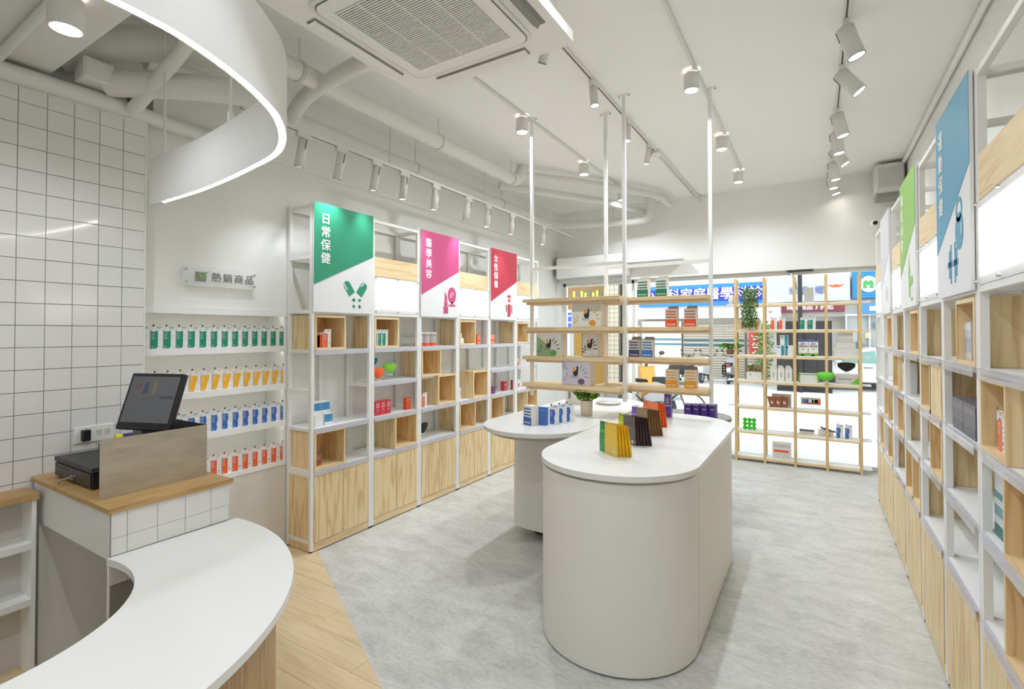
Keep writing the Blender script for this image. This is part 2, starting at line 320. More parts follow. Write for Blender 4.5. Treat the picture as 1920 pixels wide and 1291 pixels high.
for i, y in enumerate((3.64, 4.965, 6.19)): downlight('round white downlight on the conduit above the left island, %s from the camera' % ('nearest', 'second', 'farthest')[i], -2.12, y)
downlight('large round downlight at the top left corner above the tiled wall', -2.43, .72, 2.90, .056, .12, 7)
for i, (x, y) in enumerate(((-.74, 1.6), (-.74, .2), (-.74, -1.6), (-2.12, .2), (-2.12, -1.6))): downlight('unseen round downlight added as fill above and behind the camera, %s' % ('right row ahead', 'right row overhead', 'right row rear', 'left row overhead', 'left row rear')[i], x, y, CE, w=DOWN_W*.9)  # unseen downlights, added out of view to fill the room with light
for x, y0, y1, lab in ((-.735, -2, 6.1, 'thin white conduit joining the downlights right of the centre'), (-2.12, 2.3, 6.2, 'thin white conduit joining the downlights above the left island')):
    tag(B().tube([(x+.03, y0, CE-.012), (x+.03, y1, CE-.012)], .012, 8).obj('ceiling_conduit', PIPE), lab, 'conduit')
tag(B().tube([(-1.36, 6.75, CE-.011), (-1.3, 6.97, CE-.011), (-1.3, 6.975, 3.36)], .011, 8).obj('ceiling_conduit', PIPE), 'thin conduit dropping at the front beam past the centre track', 'conduit')
def spot(label, x, y, z, tilt, az, group, lit=True, w=None, L_=.155, r=.032, cone=1.5):
    t = thing('track_spotlight', label, 'spotlight', (x, y, z), 0, group)
    B().box(-.017, .017, -.05, .05, -.035, 0).obj('adapter', LAMPW, t, bev=.003)
    B().cyl((0, 0, -.035), (0, 0, -.05), .008, n=8).obj('swivel', M((60, 58, 56), .5), t)
    d = Vector((math.sin(tilt)*math.cos(az), math.sin(tilt)*math.sin(az), -math.cos(tilt))); c = Vector((0, 0, -.055))
    q = d.to_track_quat('-Z', 'Y').to_euler()
    hd = B().lathe([(0, .0), (r, 0), (r, -L_), (r*.9, -L_), (r*.86, -L_+.008)], 22).obj('head', LAMPW, t, c-d*.02, q)
    B().box(-.0025, .0025, -r-.003, -r+.004, -.07, -.005).obj('bracket', M((60, 58, 56), .5), hd)
    B().lathe([(r*.9, -L_+.001), (r*.9, -L_-.003), (r*.99, -L_-.003), (r*.99, -L_+.001)], 22).obj('bezel', M((70, 68, 66), .3, .5), hd)
    B().cyl((0, 0, -L_+.008), (0, 0, -L_+.002), r*.85, n=20).obj('lens', LENS, hd)
    lamp('bulb', hd, (0, 0, -L_-.01), (0, 0, -1), w or SPOT_W, cone, 1, r*.8)
def track(label, x, y0, y1, z):
    t = thing('light_track', label, 'light track', (x, y0, z))
    B().box(-.017, .017, 0, y1-y0, 0, .022).obj('rail', LAMPW, t); B().box(-.005, .005, 0, y1-y0, -.001, .0).obj('slot', M((92, 88, 84), .6), t)
    return t
# left hanging track
lt = track('long white light track hung along the left wall above the tall shelves', -2.958, 1.7, 6.5, 2.955)
for y in (2.935, 4.3, 5.9): B().cyl((0, y-1.7, .02), (0, y-1.7, CE-2.955), .006, n=6).obj('hanger_rod', LAMPW, lt)
LY = [2.13, 2.45, 2.79, 3.10, 3.51, 4.01, 4.36, 4.85, 5.62]
for i, y in enumerate(LY): spot('white track spotlight above the left shelves, %s from the curved pendant' % ORD[i], -2.958, y, 2.955, [.26, .28, .22, .1, .14, .24, .12, .12, .1][i], PI, 'spotlights on the left track', r=.033, L_=.19, cone=1.5 if i < 2 else 1.0, w=SPOT_W*(1.3 if i < 2 else 1.05))
ct = track('white light track on the ceiling running away from the air conditioner', -1.37, 2.2, 5.0, CE-.022); B().box(-.045, .045, 2.8, 2.92, -.02, .022).obj('feed_box', LAMPW, ct); B().tube([(.03, 2.9, .01), (.03, 4.75, .01)], .01, 8).obj('conduit', LAMPW, ct); B().tube([(-.015, 2.9, .01), (-.015, 4.75, .01)], .01, 8).obj('conduit', LAMPW, ct)
for i, (y, tl, az) in enumerate(((2.66, .5, 2.6), (3.38, .16, -.6), (4.16, .16, -PI/2), (4.8, .2, PI))): spot('white spotlight on the centre ceiling track, %s from the air conditioner' % ORD[i], -1.37, y, CE-.022, tl, az, 'spotlights on the centre track', r=.03, L_=.15)
rt = track('white light track on the ceiling along the right shelves', .165, -1.5, 6.7, CE-.022)
for i, (y, tl) in enumerate(((3.5, .30), (4.08, .62), (4.85, .22), (5.3, .14), (5.75, .55), (6.2, .14), (6.55, .1), (6.85, .3))): spot('white spotlight on the right ceiling track, %s from the camera' % ORD[i], .165, y, CE-.022, tl, .0, 'spotlights on the right track', r=.047, L_=.19, w=1.0 if y > 6.7 else None)
for y in (.4, -1.2): spot('white spotlight on the right ceiling track %s' % ('just above the camera' if y > 0 else 'behind the camera'), .165, y, CE-.022, .5, PI, 'spotlights on the right track')
# ------------------------------------------------------------------ curved pendant with a light line
pts = [(-3.10, 1.295), (-2.80, 1.289), (-2.551, 1.28), (-2.30, 1.255), (-2.045, 1.219), (-1.811, 1.176), (-1.646, 1.099), (-1.505, .989), (-1.42, .886), (-1.341, .752), (-1.28, .602), (-1.262, .501), (-1.262, .40), (-1.29, .2), (-1.37, 0), (-1.5, -.2)]
k = .68/.70; pts = [(x*k, y*k) for x, y in pts]
def smooth(p, n=6):
    out = []
    for i in range(len(p)-1):
        a, b_, c, d = p[max(i-1, 0)], p[i], p[i+1], p[min(i+2, len(p)-1)]
        for s_ in range(n):
            t = s_/n; out.append(tuple(.5*(2*b_[j]+(c[j]-a[j])*t+(2*a[j]-5*b_[j]+4*c[j]-d[j])*t*t+(-a[j]+3*b_[j]-3*c[j]+d[j])*t**3) for j in (0, 1)))
    return out+[p[-1]]
sm = smooth(pts)
def offs(p, d):
    o = []
    for i in range(len(p)):
        a, b_ = p[max(i-1, 0)], p[min(i+1, len(p)-1)]; t = Vector((b_[0]-a[0], b_[1]-a[1])).normalized(); o.append((p[i][0]-t.y*d, p[i][1]+t.x*d))
    return o
def band(p, d0, d1, z0, z1):
    a, b_ = offs(p, d0), offs(p, d1); n = len(p); b = B()
    v = [(x, y, z0) for x, y in a]+[(x, y, z0) for x, y in b_]+[(x, y, z1) for x, y in a]+[(x, y, z1) for x, y in b_]
    f = []
    for i in range(n-1): f += [(i, i+1, n+i+1, n+i), (2*n+i, 3*n+i, 3*n+i+1, 2*n+i+1), (i, 2*n+i, 2*n+i+1, i+1), (n+i, n+i+1, 3*n+i+1, 3*n+i)]
    f += [(0, n, 3*n, 2*n), (n-1, 3*n-1, 4*n-1, 2*n-1)]
    return b.add(v, f)
pl = thing('curved_pendant_light', 'white ribbon pendant curving over the counter with a glowing line along its lower edge', 'pendant light', (-2.0, 1.0, 2.28))
q = [(x+2.0, y-1.0) for x, y in sm]
band(q, -.013, .013, 0, .245).obj('ribbon', M((222, 220, 216), .55, name='pendant_paint'), pl)
band(q[3:], -.0027, .0027, -.004, .0005).obj('light_line', M((255, 252, 246), .3, emit=LED_E, name='led_line'), pl)
for ix in (3, 19):
    x, y = q[ix]; B().cyl((x, y, .245), (x, y, CE-2.28), .007, n=8).obj('hanger_rod', LAMPW, pl); B().cyl((x, y, .245), (x, y, .29), .014, n=8).obj('rod_socket', LAMPW, pl)
# ================================================================== tall shelving units (local x right, y back, z up; front at y=0)
LV = [.59, .90, 1.19, 1.475, 1.76]; DEP = .285; TOPZ = 2.56; P_ = .013
SIGNW = M((234, 234, 234), .35, name='sign_white'); LBOX = M((255, 254, 250), .4, emit=BOX_E, name='lit_acrylic')
STRIPPRINT = M((186, 184, 204), .2, alpha=.7)
def cubebox(label, unit_loc, rz, x, lv, w=.282, h=None, closed=False, group='plywood cubes on the shelves', dd=.0):
    h = h or (LV[lv+1]-LV[lv]-.028)
    ca, sa = math.cos(rz), math.sin(rz); y = -.004+dd
    t = thing('plywood_cube', label, 'cube', (unit_loc[0]+ca*x-sa*y, unit_loc[1]+sa*x+ca*y, LV[lv]+.001), rz, group)
    th = .016; d = .262
    B().box(0, th, 0, d, 0, h).obj('side_panel', PLY, t); B().box(w-th, w, 0, d, 0, h).obj('side_panel', PLY, t)
    B().box(th, w-th, 0, d, h-th, h).obj('top_panel', PLYX, t); B().box(th, w-th, 0, d, 0, th).obj('bottom_panel', PLYX, t)
    B().box(th, w-th, d-.008, d, th, h-th).obj('back_panel', PLYIN, t)
    if closed: B().box(th, w-th, .0, .01, th, h-th).obj('front_panel', PLY, t)
    return t
def unit(label, loc, rz, bw, shelves, kind, sign=None, side=True):
    t = thing('shelving_unit', label, 'shelving unit', loc, rz, 'tall white framed shelving units'); w = bw-.003
    for x in (P_, w-P_):
        for y in (P_, DEP-P_):
            B().box(x-P_, x+P_, y-P_, y+P_, .015, TOPZ).obj('post', METALW, t); B().cyl((x, y, 0), (x, y, .016), .011, n=10).obj('foot', BLACK, t)
    zs = [.075, LV[0]-.03, LV[2]-.02, LV[4], 2.16, TOPZ-.024]
    for z in zs:
        for x in (P_, w-P_): B().box(x-.011, x+.011, 2*P_, DEP-2*P_, z-.012, z+.012).obj('side_rail', METALW, t)
    for z in (LV[4], TOPZ-.024, 2.16):
        B().box(2*P_, w-2*P_, DEP-.022, DEP, z-.012, z+.012).obj('back_rail', METALW, t)
    B().box(2*P_, w-2*P_, .0, .022, TOPZ-.036, TOPZ-.012).obj('front_rail', METALW, t); B().box(2*P_, w-2*P_, .0, .022, LV[4]-.014, LV[4]+.01).obj('front_rail', METALW, t)
    B().box(w/2-.012, w/2+.012, DEP-.02, DEP-.002, .6, LV[4]).obj('back_post', METALW, t)
    for l in shelves:
        z = LV[l]; s = B().box(.004, w-.004, .004, DEP-.004, z-.022, z).obj('shelf', SHELFW, t)
        B().box(2*P_+.001, w-2*P_-.001, -.012, -.009, z-.036, z+.001).obj('price_strip', STRIP, s); B().box(2*P_+.001, w-2*P_-.001, -.0125, .003, z-.002, z+.001).obj('strip_lip', STRIP, s)
    # cabinet
    B().box(2*P_, w-2*P_, .012, DEP-.01, .02, LV[0]-.024).obj('cabinet_body', PLY, t); B().box(2*P_+.001, w-2*P_-.001, .004, .014, .008, .07).obj('kick_board', PLYX, t)
    if side: B().box(.006, .02, 2*P_, DEP-2*P_, .008, LV[0]-.024).obj('cabinet_side', PLY, t)
    h = (w-4*P_)/2
    for i in (0, 1): B().box(2*P_+i*h+.002, 2*P_+(i+1)*h-.002, -.004, .012, .072, LV[0]-.042).obj('cabinet_door', PLY, t, bev=.0015)
    B().box(w/2-.0012, w/2+.0012, -.0035, .0, .072, LV[0]-.042).obj('door_gap', M((140, 106, 62), .7), t)
    if kind == 'sign':
        s = B().box(.004, w-.004, -.016, -.004, LV[4]-.004, TOPZ+.004).obj('sign_panel', SIGNW, t, bev=.001); sign(s, w)
    elif kind == 'box':
        B().box(2*P_, w-2*P_, .0, .02, 2.075, 2.235).obj('header_board', PLYX, t)
        lb = B().box(2*P_, w-2*P_, .0, .07, LV[4]+.012, 2.07).obj('lightbox_case', METALW, t)
        B().box(2*P_+.018, w-2*P_-.018, -.004, .0, LV[4]+.042, 2.04).obj('lit_panel', LBOX, lb)
        B().box(2*P_, w-2*P_, -.008, -.006, LV[4]+.012, 2.07).obj('cover_sheet', M((255, 255, 255), .1, alpha=.12), lb)
        for x in (2*P_+.006, w/2, w-2*P_-.006):
            for z in (LV[4]+.022, 2.06): B().cyl((x, -.016, z), (x, -.006, z), .006, n=10).obj('standoff', CHROME, lb)
    return t
def circ(cx, cz, r, n=16, a0=0, a1=2*PI, sx=1, sz=1): return [(cx+sx*r*math.cos(a0+(a1-a0)*i/n), cz+sz*r*math.sin(a0+(a1-a0)*i/n)) for i in range(n if abs(a1-a0) > 6.2 else n+1)]
def plates(name, polys, mat, s, y0=-.0175, y1=-.016):
    b = B()
    if name.startswith('pictogram'): polys = [[(.405+(x-.41)*1.2, 1.918+(z-1.905)*1.2) for x, z in p] for p in polys]
    for p in polys: b.plate(p, y0, y1)
    return b.obj(name, mat, s)
def sgn(col, chars, picto, zl=1.955, zr=2.225, cz=2.447, pitch=.098, size=.088):
    def f(s, w):
        cm = M(col, .4, name='sign_colour')
        plates('colour_field', [[(.004, zl), (w-.004, zr), (w-.004, TOPZ+.004), (.004, TOPZ+.004)]], cm, s)
        for i, ch in enumerate(chars): text(ch, size, M((240, 240, 238), .4), s, .106, -.0185, cz-i*pitch, .014)
        picto(s, w, cm)
    return f
def rotp(p, c, a): return [(c[0]+(x-c[0])*math.cos(a)-(z-c[1])*math.sin(a), c[1]+(x-c[0])*math.sin(a)+(z-c[1])*math.cos(a)) for x, z in p]
def pic_pills(s, w, m):
    def half(cx, cz, a): return rotp([(cx-.028, cz-.05), (cx+.028, cz-.05), (cx+.028, cz+.02)]+circ(cx, cz+.02, .028, 10, 0, PI)+[(cx-.028, cz+.02)], (cx, cz), a)
    plates('pictogram', [half(.34, 1.935, .62), half(.455, 1.935, -.62), circ(.432, 1.858, .011), circ(.383, 1.816, .011)]+[[(x-a, z-b), (x+a, z-b), (x+a, z+b), (x-a, z+b)] for x, z in ((.383, 1.858), (.432, 1.816)) for a, b in ((.013, .0045), (.0045, .013))], m, s)
    plates('pictogram_gleam', [rotp([(.318, 1.93), (.326, 1.93), (.326, 1.965), (.33, 1.975), (.322, 1.975), (.318, 1.965)], (.34, 1.935), .62), rotp([(.43, 1.94), (.438, 1.94), (.45, 1.975), (.44, 1.975)], (.455, 1.935), -.62)], SIGNW, s, -.0185, -.0175)
def pic_mirror(s, w, m):
    plates('pictogram', [circ(.455, 1.955, .062, 24, sx=.9, sz=1.1), [(.445, 1.88), (.465, 1.88), (.465, 1.9), (.445, 1.9)], [(.41, 1.862), (.5, 1.862), (.5, 1.878), (.41, 1.878)], [(.345, 1.80), (.405, 1.80), (.405, 1.86), (.345, 1.86)], [(.354, 1.862), (.397, 1.862), (.397, 1.90), (.354, 1.90)], [(.36, 1.902), (.392, 1.902), (.392, 1.935), (.36, 1.985)]], m, s)
    plates('pictogram_gleam', [[(.42, 1.94), (.427, 1.94), (.462, 1.985), (.455, 1.985)], [(.437, 1.93), (.442, 1.93), (.478, 1.975), (.472, 1.975)]], SIGNW, s, -.0185, -.0175)
def pic_woman(s, w, m):
    plates('pictogram', [circ(.40, 1.975, .042, 20, -.2, PI+.2, .9, 1.05)+[(.36, 1.93), (.365, 1.99), (.435, 1.99), (.44, 1.93)][::1], circ(.40, 1.962, .018), [(.37, 1.80), (.415, 1.80), (.43, 1.83), (.43, 1.925), (.37, 1.925)], [(.338, 1.85), (.358, 1.85), (.358, 1.92), (.338, 1.91)], [(.443, 1.84), (.46, 1.83), (.46, 1.91), (.443, 1.92)]], m, s)
def pic_gym(s, w, m):
    P4 = lambda x0, x1, z0, z1: [(x0, z0), (x1, z0), (x1, z1), (x0, z1)]
    plates('pictogram', [circ(.42, 1.975, .062, 22, sx=.85)]+[circ(.42, 2.045, .046, 4, a, a+PI/6, .9, .9)+circ(.42, 2.045, .03, 4, a+PI/6, a, .9, .9) for a in [PI*k/6 for k in range(12)]]+[P4(.25, .40, 1.868, 1.888), P4(.272, .287, 1.83, 1.926), P4(.294, .309, 1.81, 1.946), P4(.352, .367, 1.81, 1.946), P4(.374, .389, 1.83, 1.926)], m, s)
    plates('pictogram_gleam', [[(.445, 1.96), (.453, 1.96), (.456, 1.995), (.448, 2.0)]], SIGNW, s, -.0185, -.0175)
def pic_bottle(s, w, m):
    plates('pictogram', [[(.36, 1.82), (.40, 1.82), (.40, 1.95), (.385, 1.98), (.375, 2.04), (.365, 1.98), (.35, 1.95)][:7], circ(.45, 1.87, .04, 18, .3, PI, 1, 1.3), [(.42, 1.80), (.47, 1.80), (.47, 1.815), (.42, 1.815)]], m, s)
def pic_dot(s, w, m): plates('pictogram', [circ(.42, 1.9, .05, 18)], m, s)
# ---- left wall, six bays
BL, Y0 = .579, 2.3335
SL = [sgn((44, 148, 112), '日常保健', pic_pills), None, sgn((204, 80, 130), '醫學美容', pic_mirror), None, sgn((190, 50, 72), '女性保養', pic_woman), None]
LBAYS = [('white framed shelving unit with the green sign, next to the niche', [3, 1, 0]), ('white framed shelving unit with a lit panel, between the green and pink signs', [3, 2, 1, 0]), ('white framed shelving unit with the pink sign and stepped cubes', [3, 1, 0]),
         ('white framed shelving unit with a lit panel, between the pink and red signs', [3, 1, 0]), ('white framed shelving unit with the red sign', [3, 2, 1, 0]), ('white framed shelving unit with a lit panel beyond the red sign', [3, 2, 1, 0])]
def lloc(k): return (XL, Y0+k*BL, 0)
for k, (lab, sh) in enumerate(LBAYS): unit(lab, lloc(k), PI/2, BL, sh, 'sign' if SL[k] else 'box', SL[k])
NAMES = ['bottom shelf', 'second shelf', 'third shelf', 'top shelf']; BAYN = ['the green-sign unit', 'the unit after green', 'the pink-sign unit', 'the unit after pink', 'the red-sign unit', 'the unit after red']
NE, FA = .028, .266
for k, l, x, ex in ((0, 3, NE, 'holding orange packs'), (0, 0, NE, 'holding a small brown box'), (1, 3, NE, 'holding three green packs'), (1, 0, FA, 'empty'), (2, 2, NE, 'empty'), (2, 1, FA, 'empty'), (3, 3, NE, 'holding white boxes'), (3, 1, FA, 'empty'), (3, 0, NE, 'empty'), (4, 0, NE, 'holding a white pack'), (5, 3, NE, 'empty'), (5, 0, FA, 'empty')):
    cubebox('open pine cube on the %s of %s, %s' % (NAMES[l], BAYN[k], ex), lloc(k), PI/2, x, l, h=LV[l+1]-LV[l]-.002 if (k, l) in ((2, 1), (3, 1)) else None)
hs = tag(B().box(.0, .282, .03, .28, -.022, 0).obj('half_shelf', SHELFW, None, (XL, Y0+2*BL+.028, LV[2]), (0, 0, PI/2)), 'short white shelf board carrying the left cube under the pink sign', 'shelf')
# ---- right wall, seven bays from the camera outwards
BR = .585; YR = [1.825+BR*i for i in range(8)]
SR = [None, sgn((72, 156, 190), '運動保健', pic_gym), None, sgn((140, 190, 84), '機能保健', pic_bottle), None, sgn((206, 206, 206), '', pic_dot), None]
RBAYS = ['white framed shelving unit nearest the camera on the right, with a lit panel', 'white framed shelving unit with the blue sign', 'white framed shelving unit with a lit panel, between the blue and light green signs', 'white framed shelving unit with the light green sign', 'white framed shelving unit with a lit panel past the light green sign', 'white framed shelving unit with the pale grey sign on the right', 'white framed shelving unit at the far end on the right, beside the window']
def rloc(i): return (XR, YR[i+1], 0)
for i, lab in enumerate(RBAYS): unit(lab, rloc(i), -PI/2, BR, [3, 2, 1, 0], 'sign' if SR[i] else 'box', SR[i])
RN = ['the nearest right unit', 'the blue-sign unit', 'the unit after blue', 'the lime-sign unit', 'the unit after lime', 'the grey-sign unit', 'the last right unit']
RNE, RFA = .272, .028       # local x runs towards the camera on this side
for i, l, x, cl in ((0, 2, RFA, 0), (0, 1, RNE, 0), (0, 0, RNE, 0), (1, 3, RNE, 0), (2, 2, RFA, 0), (2, 2, RNE, 1), (2, 1, RNE, 0), (3, 3, RNE, 0), (3, 0, RFA, 0), (3, 0, RNE, 0), (4, 1, RNE, 0), (4, 2, RFA, 0), (5, 3, RNE, 0), (5, 0, RNE, 0), (5, 1, RFA, 0), (6, 0, RNE, 0)):
    cubebox('%s pine cube, %s half of %s, %s' % ('closed' if cl else 'open', 'nearer' if x == RNE else 'farther', NAMES[l], RN[i]), rloc(i), -PI/2, x, l, closed=bool(cl))
# ================================================================== wall niche with display shelves
nc = thing('niche_shelving', 'white shelf ledges set into the wall niche beside the tiled wall', 'shelf', (XWL, 1.30, 0))
NZ = [.645, .948, 1.222, 1.505, 1.765]; NLED = M((255, 250, 240), .4, emit=2.2, name='niche_led')
for z in NZ:
    B().box(-.21, .012, 0, 1.028, z-.032, z).obj('ledge', SHELFW, nc)
    if z > .7: B().box(-.014, -.006, .02, 1.0, z-.036, z-.0325).obj('led_strip', NLED, nc); B().box(-.004, .012, 0, 1.028, z-.042, z-.032).obj('ledge_lip', SHELFW, nc)
B().box(-.215, .004, 1.012, 1.03, .1, 1.765).obj('end_panel', WHITE, nc); B().box(.0, .006, .0, 1.03, .02, .61).obj('lower_panel', M((216, 212, 204), .5), nc)
sg = thing('acrylic_wall_sign', 'clear acrylic sign with grey characters on the white wall above the niche', 'sign', (XWL+.03, 1.59, 1.905), PI/2)
B().box(0, .49, -.004, 0, 0, .125).obj('acrylic_plate', M((244, 246, 244), .05, alpha=.35), sg)
for x in (.022, .468):
    for z in (.022, .103): B().cyl((x, -.012, z), (x, .03, z), .007, n=12).obj('standoff', CHROME, sg)
lg = B().box(.075, .14, -.007, -.004, .03, .09).obj('emblem_square', M((140, 140, 138), .5), sg)
B().plate([(.09, .068), (.105, .05), (.155, .1), (.16, .103), (.107, .068), (.095, .078)], -.009, -.007).obj('emblem_tick', M((120, 190, 60), .5), lg)
for i, ch in enumerate('熱銷商品'): text(ch, .066, M((112, 111, 108), .5), sg, .205+i*.075, -.0065, .06, .004)
# ================================================================== cash desk: tiled box, oak top, curved white counter
cd = thing('cash_desk', 'white tiled cash desk block with an oak worktop against the tiled wall', 'counter', (-3.27, .875, 0))
ZW, ZC = .90, .705
B().box(0, .845, 0, .47, .69, ZW-.022).obj('carcass', WHITE, cd)
B().box(-.01, .868, -.014, .483, ZW-.022, ZW).obj('oak_top', OAK, cd, bev=.0015)
fr = B().box(.845, .851, 0, .47, .0, ZW-.022).obj('tile_backing', GROUT, cd)
yy = [0, .055, .165, .275, .385, .47]
for i in range(5):
    for z0, z1 in ((.776, ZW-.0225), (ZC+.001, .7745), (.59, ZC-.03)): B().box(.848, .856, yy[i]+.001, yy[i+1]-.001, z0, z1).obj('tile', TILE, fr)
for a, b_ in ((.075, .33), (.332, .845)): B().box(a, b_, -.004, 0, .69, ZW-.0225).obj('apron_panel', M((222, 221, 218), .35), cd)
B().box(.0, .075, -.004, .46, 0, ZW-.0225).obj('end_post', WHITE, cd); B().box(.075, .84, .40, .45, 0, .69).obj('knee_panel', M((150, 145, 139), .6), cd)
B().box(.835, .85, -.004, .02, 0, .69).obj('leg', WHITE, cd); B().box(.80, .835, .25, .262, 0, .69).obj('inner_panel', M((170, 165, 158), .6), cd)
lw = thing('wall_ledge_shelf', 'oak ledge over white open shelves at the left edge of the view', 'shelf', (XT+.003, -.9, 0))
B().box(0, .165, 0, 1.75, .822, .852).obj('oak_ledge', OAK, lw, bev=.0015); B().box(0, .012, 0, 1.74, .0, .82).obj('back_panel', M((206, 202, 196), .6), lw); B().box(0, .15, 1.728, 1.744, 0, .82).obj('end_panel', WHITE, lw)
for z in (.36, .62): B().box(.012, .15, 0, 1.728, z-.03, z).obj('shelf', WHITE, lw)
cc_ = (-2.30, .35); cv = thing('curved_counter', 'curved white counter top on a slatted wood base in the foreground', 'counter', (cc_[0], cc_[1], 0))
def arc(r, a0, a1, n): return [(r*math.cos(a0+(a1-a0)*i/n), r*math.sin(a0+(a1-a0)*i/n)) for i in range(n+1)]
RO, RI = 1.035, .522; A0 = math.radians(-40)
out = arc(RO, A0, math.radians(96.5), 60); inn = arc(RI, math.radians(77), A0, 40)
n_ = len(out)
top = [(-.118, 1.0215)] + [(-.118, .527), (-.115, .525)] ; poly = out+[(-.113, 1.0), (-.113, .524), (-.05, .522)]+inn
def ringprism(name, pin, pout, z0, z1, m, bev=0):
    b = B(); n = len(pin)
    v = [(x, y, z0) for x, y in pin]+[(x, y, z0) for x, y in pout]+[(x, y, z1) for x, y in pin]+[(x, y, z1) for x, y in pout]; f = []
    for i in range(n-1): f += [(i, n+i, n+i+1, i+1), (2*n+i, 2*n+i+1, 3*n+i+1, 3*n+i), (i, i+1, 2*n+i+1, 2*n+i), (n+i, 3*n+i, 3*n+i+1, n+i+1)]
    f += [(0, 2*n, 3*n, n), (n-1, 2*n-1, 4*n-1, 3*n-1)]
    return b.add(v, f).obj(name, m, cv, bev=bev)
N_ = 64; po, pi_ = [], []
for i in range(N_+1):
    t = i/N_; ao = A0+(math.radians(96.0)-A0)*t; ro = RO-.03*max(0, (t-.75)/.25)**2*0
    po.append((ro*math.cos(ao), ro*math.sin(ao))); ai = A0+(math.radians(102.5)-A0)*t; pi_.append((RI*math.cos(ai), RI*math.sin(ai)))
ringprism('counter_top', pi_, po, ZC-.03, ZC, M((228, 227, 224), .25, spec=.6, name='white_solid_surface'), .002)
slat_m = B().box(-.003, .004, -.0225, .0225, 0, ZC-.031).mesh('slat', SLAT)
NS = 46
cl = ringprism('base_wall', [( .955*math.cos(A0+(math.radians(84)-A0)*i/60), .955*math.sin(A0+(math.radians(84)-A0)*i/60)) for i in range(61)], [(.968*math.cos(A0+(math.radians(84)-A0)*i/60), .968*math.sin(A0+(math.radians(84)-A0)*i/60)) for i in range(61)], 0, ZC-.031, M((214, 210, 204), .6))
for i in range(NS):
    a = A0+(math.radians(84)-A0)*(i+.5)/NS; o = bpy.data.objects.new('slat', slat_m); C.objects.link(o); par(o, cl); o.location = (.971*math.cos(a), .971*math.sin(a), .0); o.rotation_euler = (0, 0, a)
# ---- on the cash desk
ms = thing('steel_screen', 'brushed steel screen bent round the till on the oak worktop', 'screen', (-2.565, .887, ZW))
B().box(-.0015, .0015, 0, .43, 0, .25).obj('front_sheet', STEEL, ms); B().box(-.34, -.0016, .427, .43, 0, .25).obj('return_sheet', M((60, 56, 52), .4, .6), ms)
dr = thing('cash_till', 'black metal cash drawer with a key in its lock', 'cash drawer', (-2.985, .925, ZW))
B().box(-.19, .235, 0, .36, .008, .078).obj('body', M((34, 31, 30), .4), dr, bev=.003); B().box(-.196, .241, -.006, .365, .078, .1).obj('lid', M((58, 57, 55), .5), dr, bev=.003)
B().box(-.185, .23, -.006, .0, .012, .073).obj('drawer_front', M((40, 36, 34), .35), dr, bev=.002); B().box(-.17, -.03, -.0075, -.006, .055, .06).obj('slot', BLACK, dr)
lk = B().cyl((.05, -.016, .035), (.05, -.006, .035), .012, n=16).obj('lock', CHROME, dr); B().tube([(.05, -.018, .035), (.03, -.035, .028), (.01, -.045, .022), (-.005, -.05, .008)], .004, 8).obj('key', CHROME, lk)
for x in (-.17, .215):
    for y in (.02, .34): B().cyl((x, y, 0), (x, y, .008), .012, n=10).obj('foot', BLACK, dr)
mo = thing('till_monitor', 'black touchscreen till monitor tilted back behind the steel screen', 'monitor', (-2.83, 1.152, ZW))
mt = Matrix.Rotation(math.radians(66), 4, 'Z'); RZM = .358; TL = -.337
hd = B().box(-.155, .155, -.012, .016, 0, .285).obj('housing', M((26, 26, 28), .4), mo, (0, .0, .222), (TL, 0, RZM), .004)
B().box(-.14, .14, -.0132, -.012, .035, .268).obj('screen', M((104, 105, 108), .4, spec=.3), hd)
B().box(-.12, .03, -.0139, -.0133, .165, .245).obj('screen_window', M((106, 105, 100), .4), hd); B().box(-.06, -.03, -.0145, -.014, .18, .24).obj('screen_list', M((78, 80, 104), .4), hd); B().box(.0, .02, -.0145, -.014, .18, .24).obj('screen_list', M((122, 120, 92), .4), hd); B().box(-.115, -.075, -.0145, -.014, .2, .235).obj('screen_list', M((110, 84, 92), .4), hd); B().box(.05, .135, -.0139, -.0133, .155, .17).obj('screen_bar', M((78, 80, 98), .4), hd)
B().box(-.1, .1, -.09, .1, 0, .03).obj('stand_base', M((30, 30, 32), .45), mo, rot=(0, 0, RZM), bev=.006); B().box(-.03, .03, .02, .06, .03, .30).obj('stand_neck', M((30, 30, 32), .45), mo, rot=(0, 0, RZM))
ph = thing('card_terminal', 'dark grey keypad terminal lying on the cash drawer lid', 'card terminal', (-3.0, 1.13, ZW+.1), .3)
B().plate([(-.09, 0), (.09, 0), (.09, .03), (-.09, .05)], -.05, .1).obj('body', M((66, 68, 68), .5), ph, bev=.004); B().box(-.06, .06, -.03, .06, .045, .052).obj('keypad', M((44, 46, 46), .5), ph)
px = thing('receipt_printer', 'grey receipt printer wedged between the monitor and the wall', 'printer', (-3.05, 1.27, ZW)); B().box(-.07, .11, -.05, .06, 0, .2).obj('body', M((128, 128, 124), .5), px, bev=.006); B().box(-.06, .1, -.052, -.05, .12, .18).obj('paper_door', M((110, 110, 106), .5), px)
tg = thing('marker_pen', 'yellow and purple marker lying on top of the till base', 'pen', (-2.74, 1.05, ZW+.222)); B().cyl((0, -.02, .0), (.0, .02, .0), .013, n=12).obj('barrel', M((60, 44, 110), .4), tg); B().cyl((0, -.045, 0), (0, -.02, 0), .014, n=12).obj('cap', M((222, 206, 40), .4), tg)
cp = thing('till_plinth', 'low dark box under the marker behind the steel screen', 'box', (-2.74, 1.05, ZW)); B().box(-.05, .07, -.09, .02, 0, .2).obj('body', M((48, 48, 50), .5), cp, bev=.004); B().box(-.045, .065, -.085, .015, .2, .208).obj('lid', M((60, 60, 62), .5), cp)
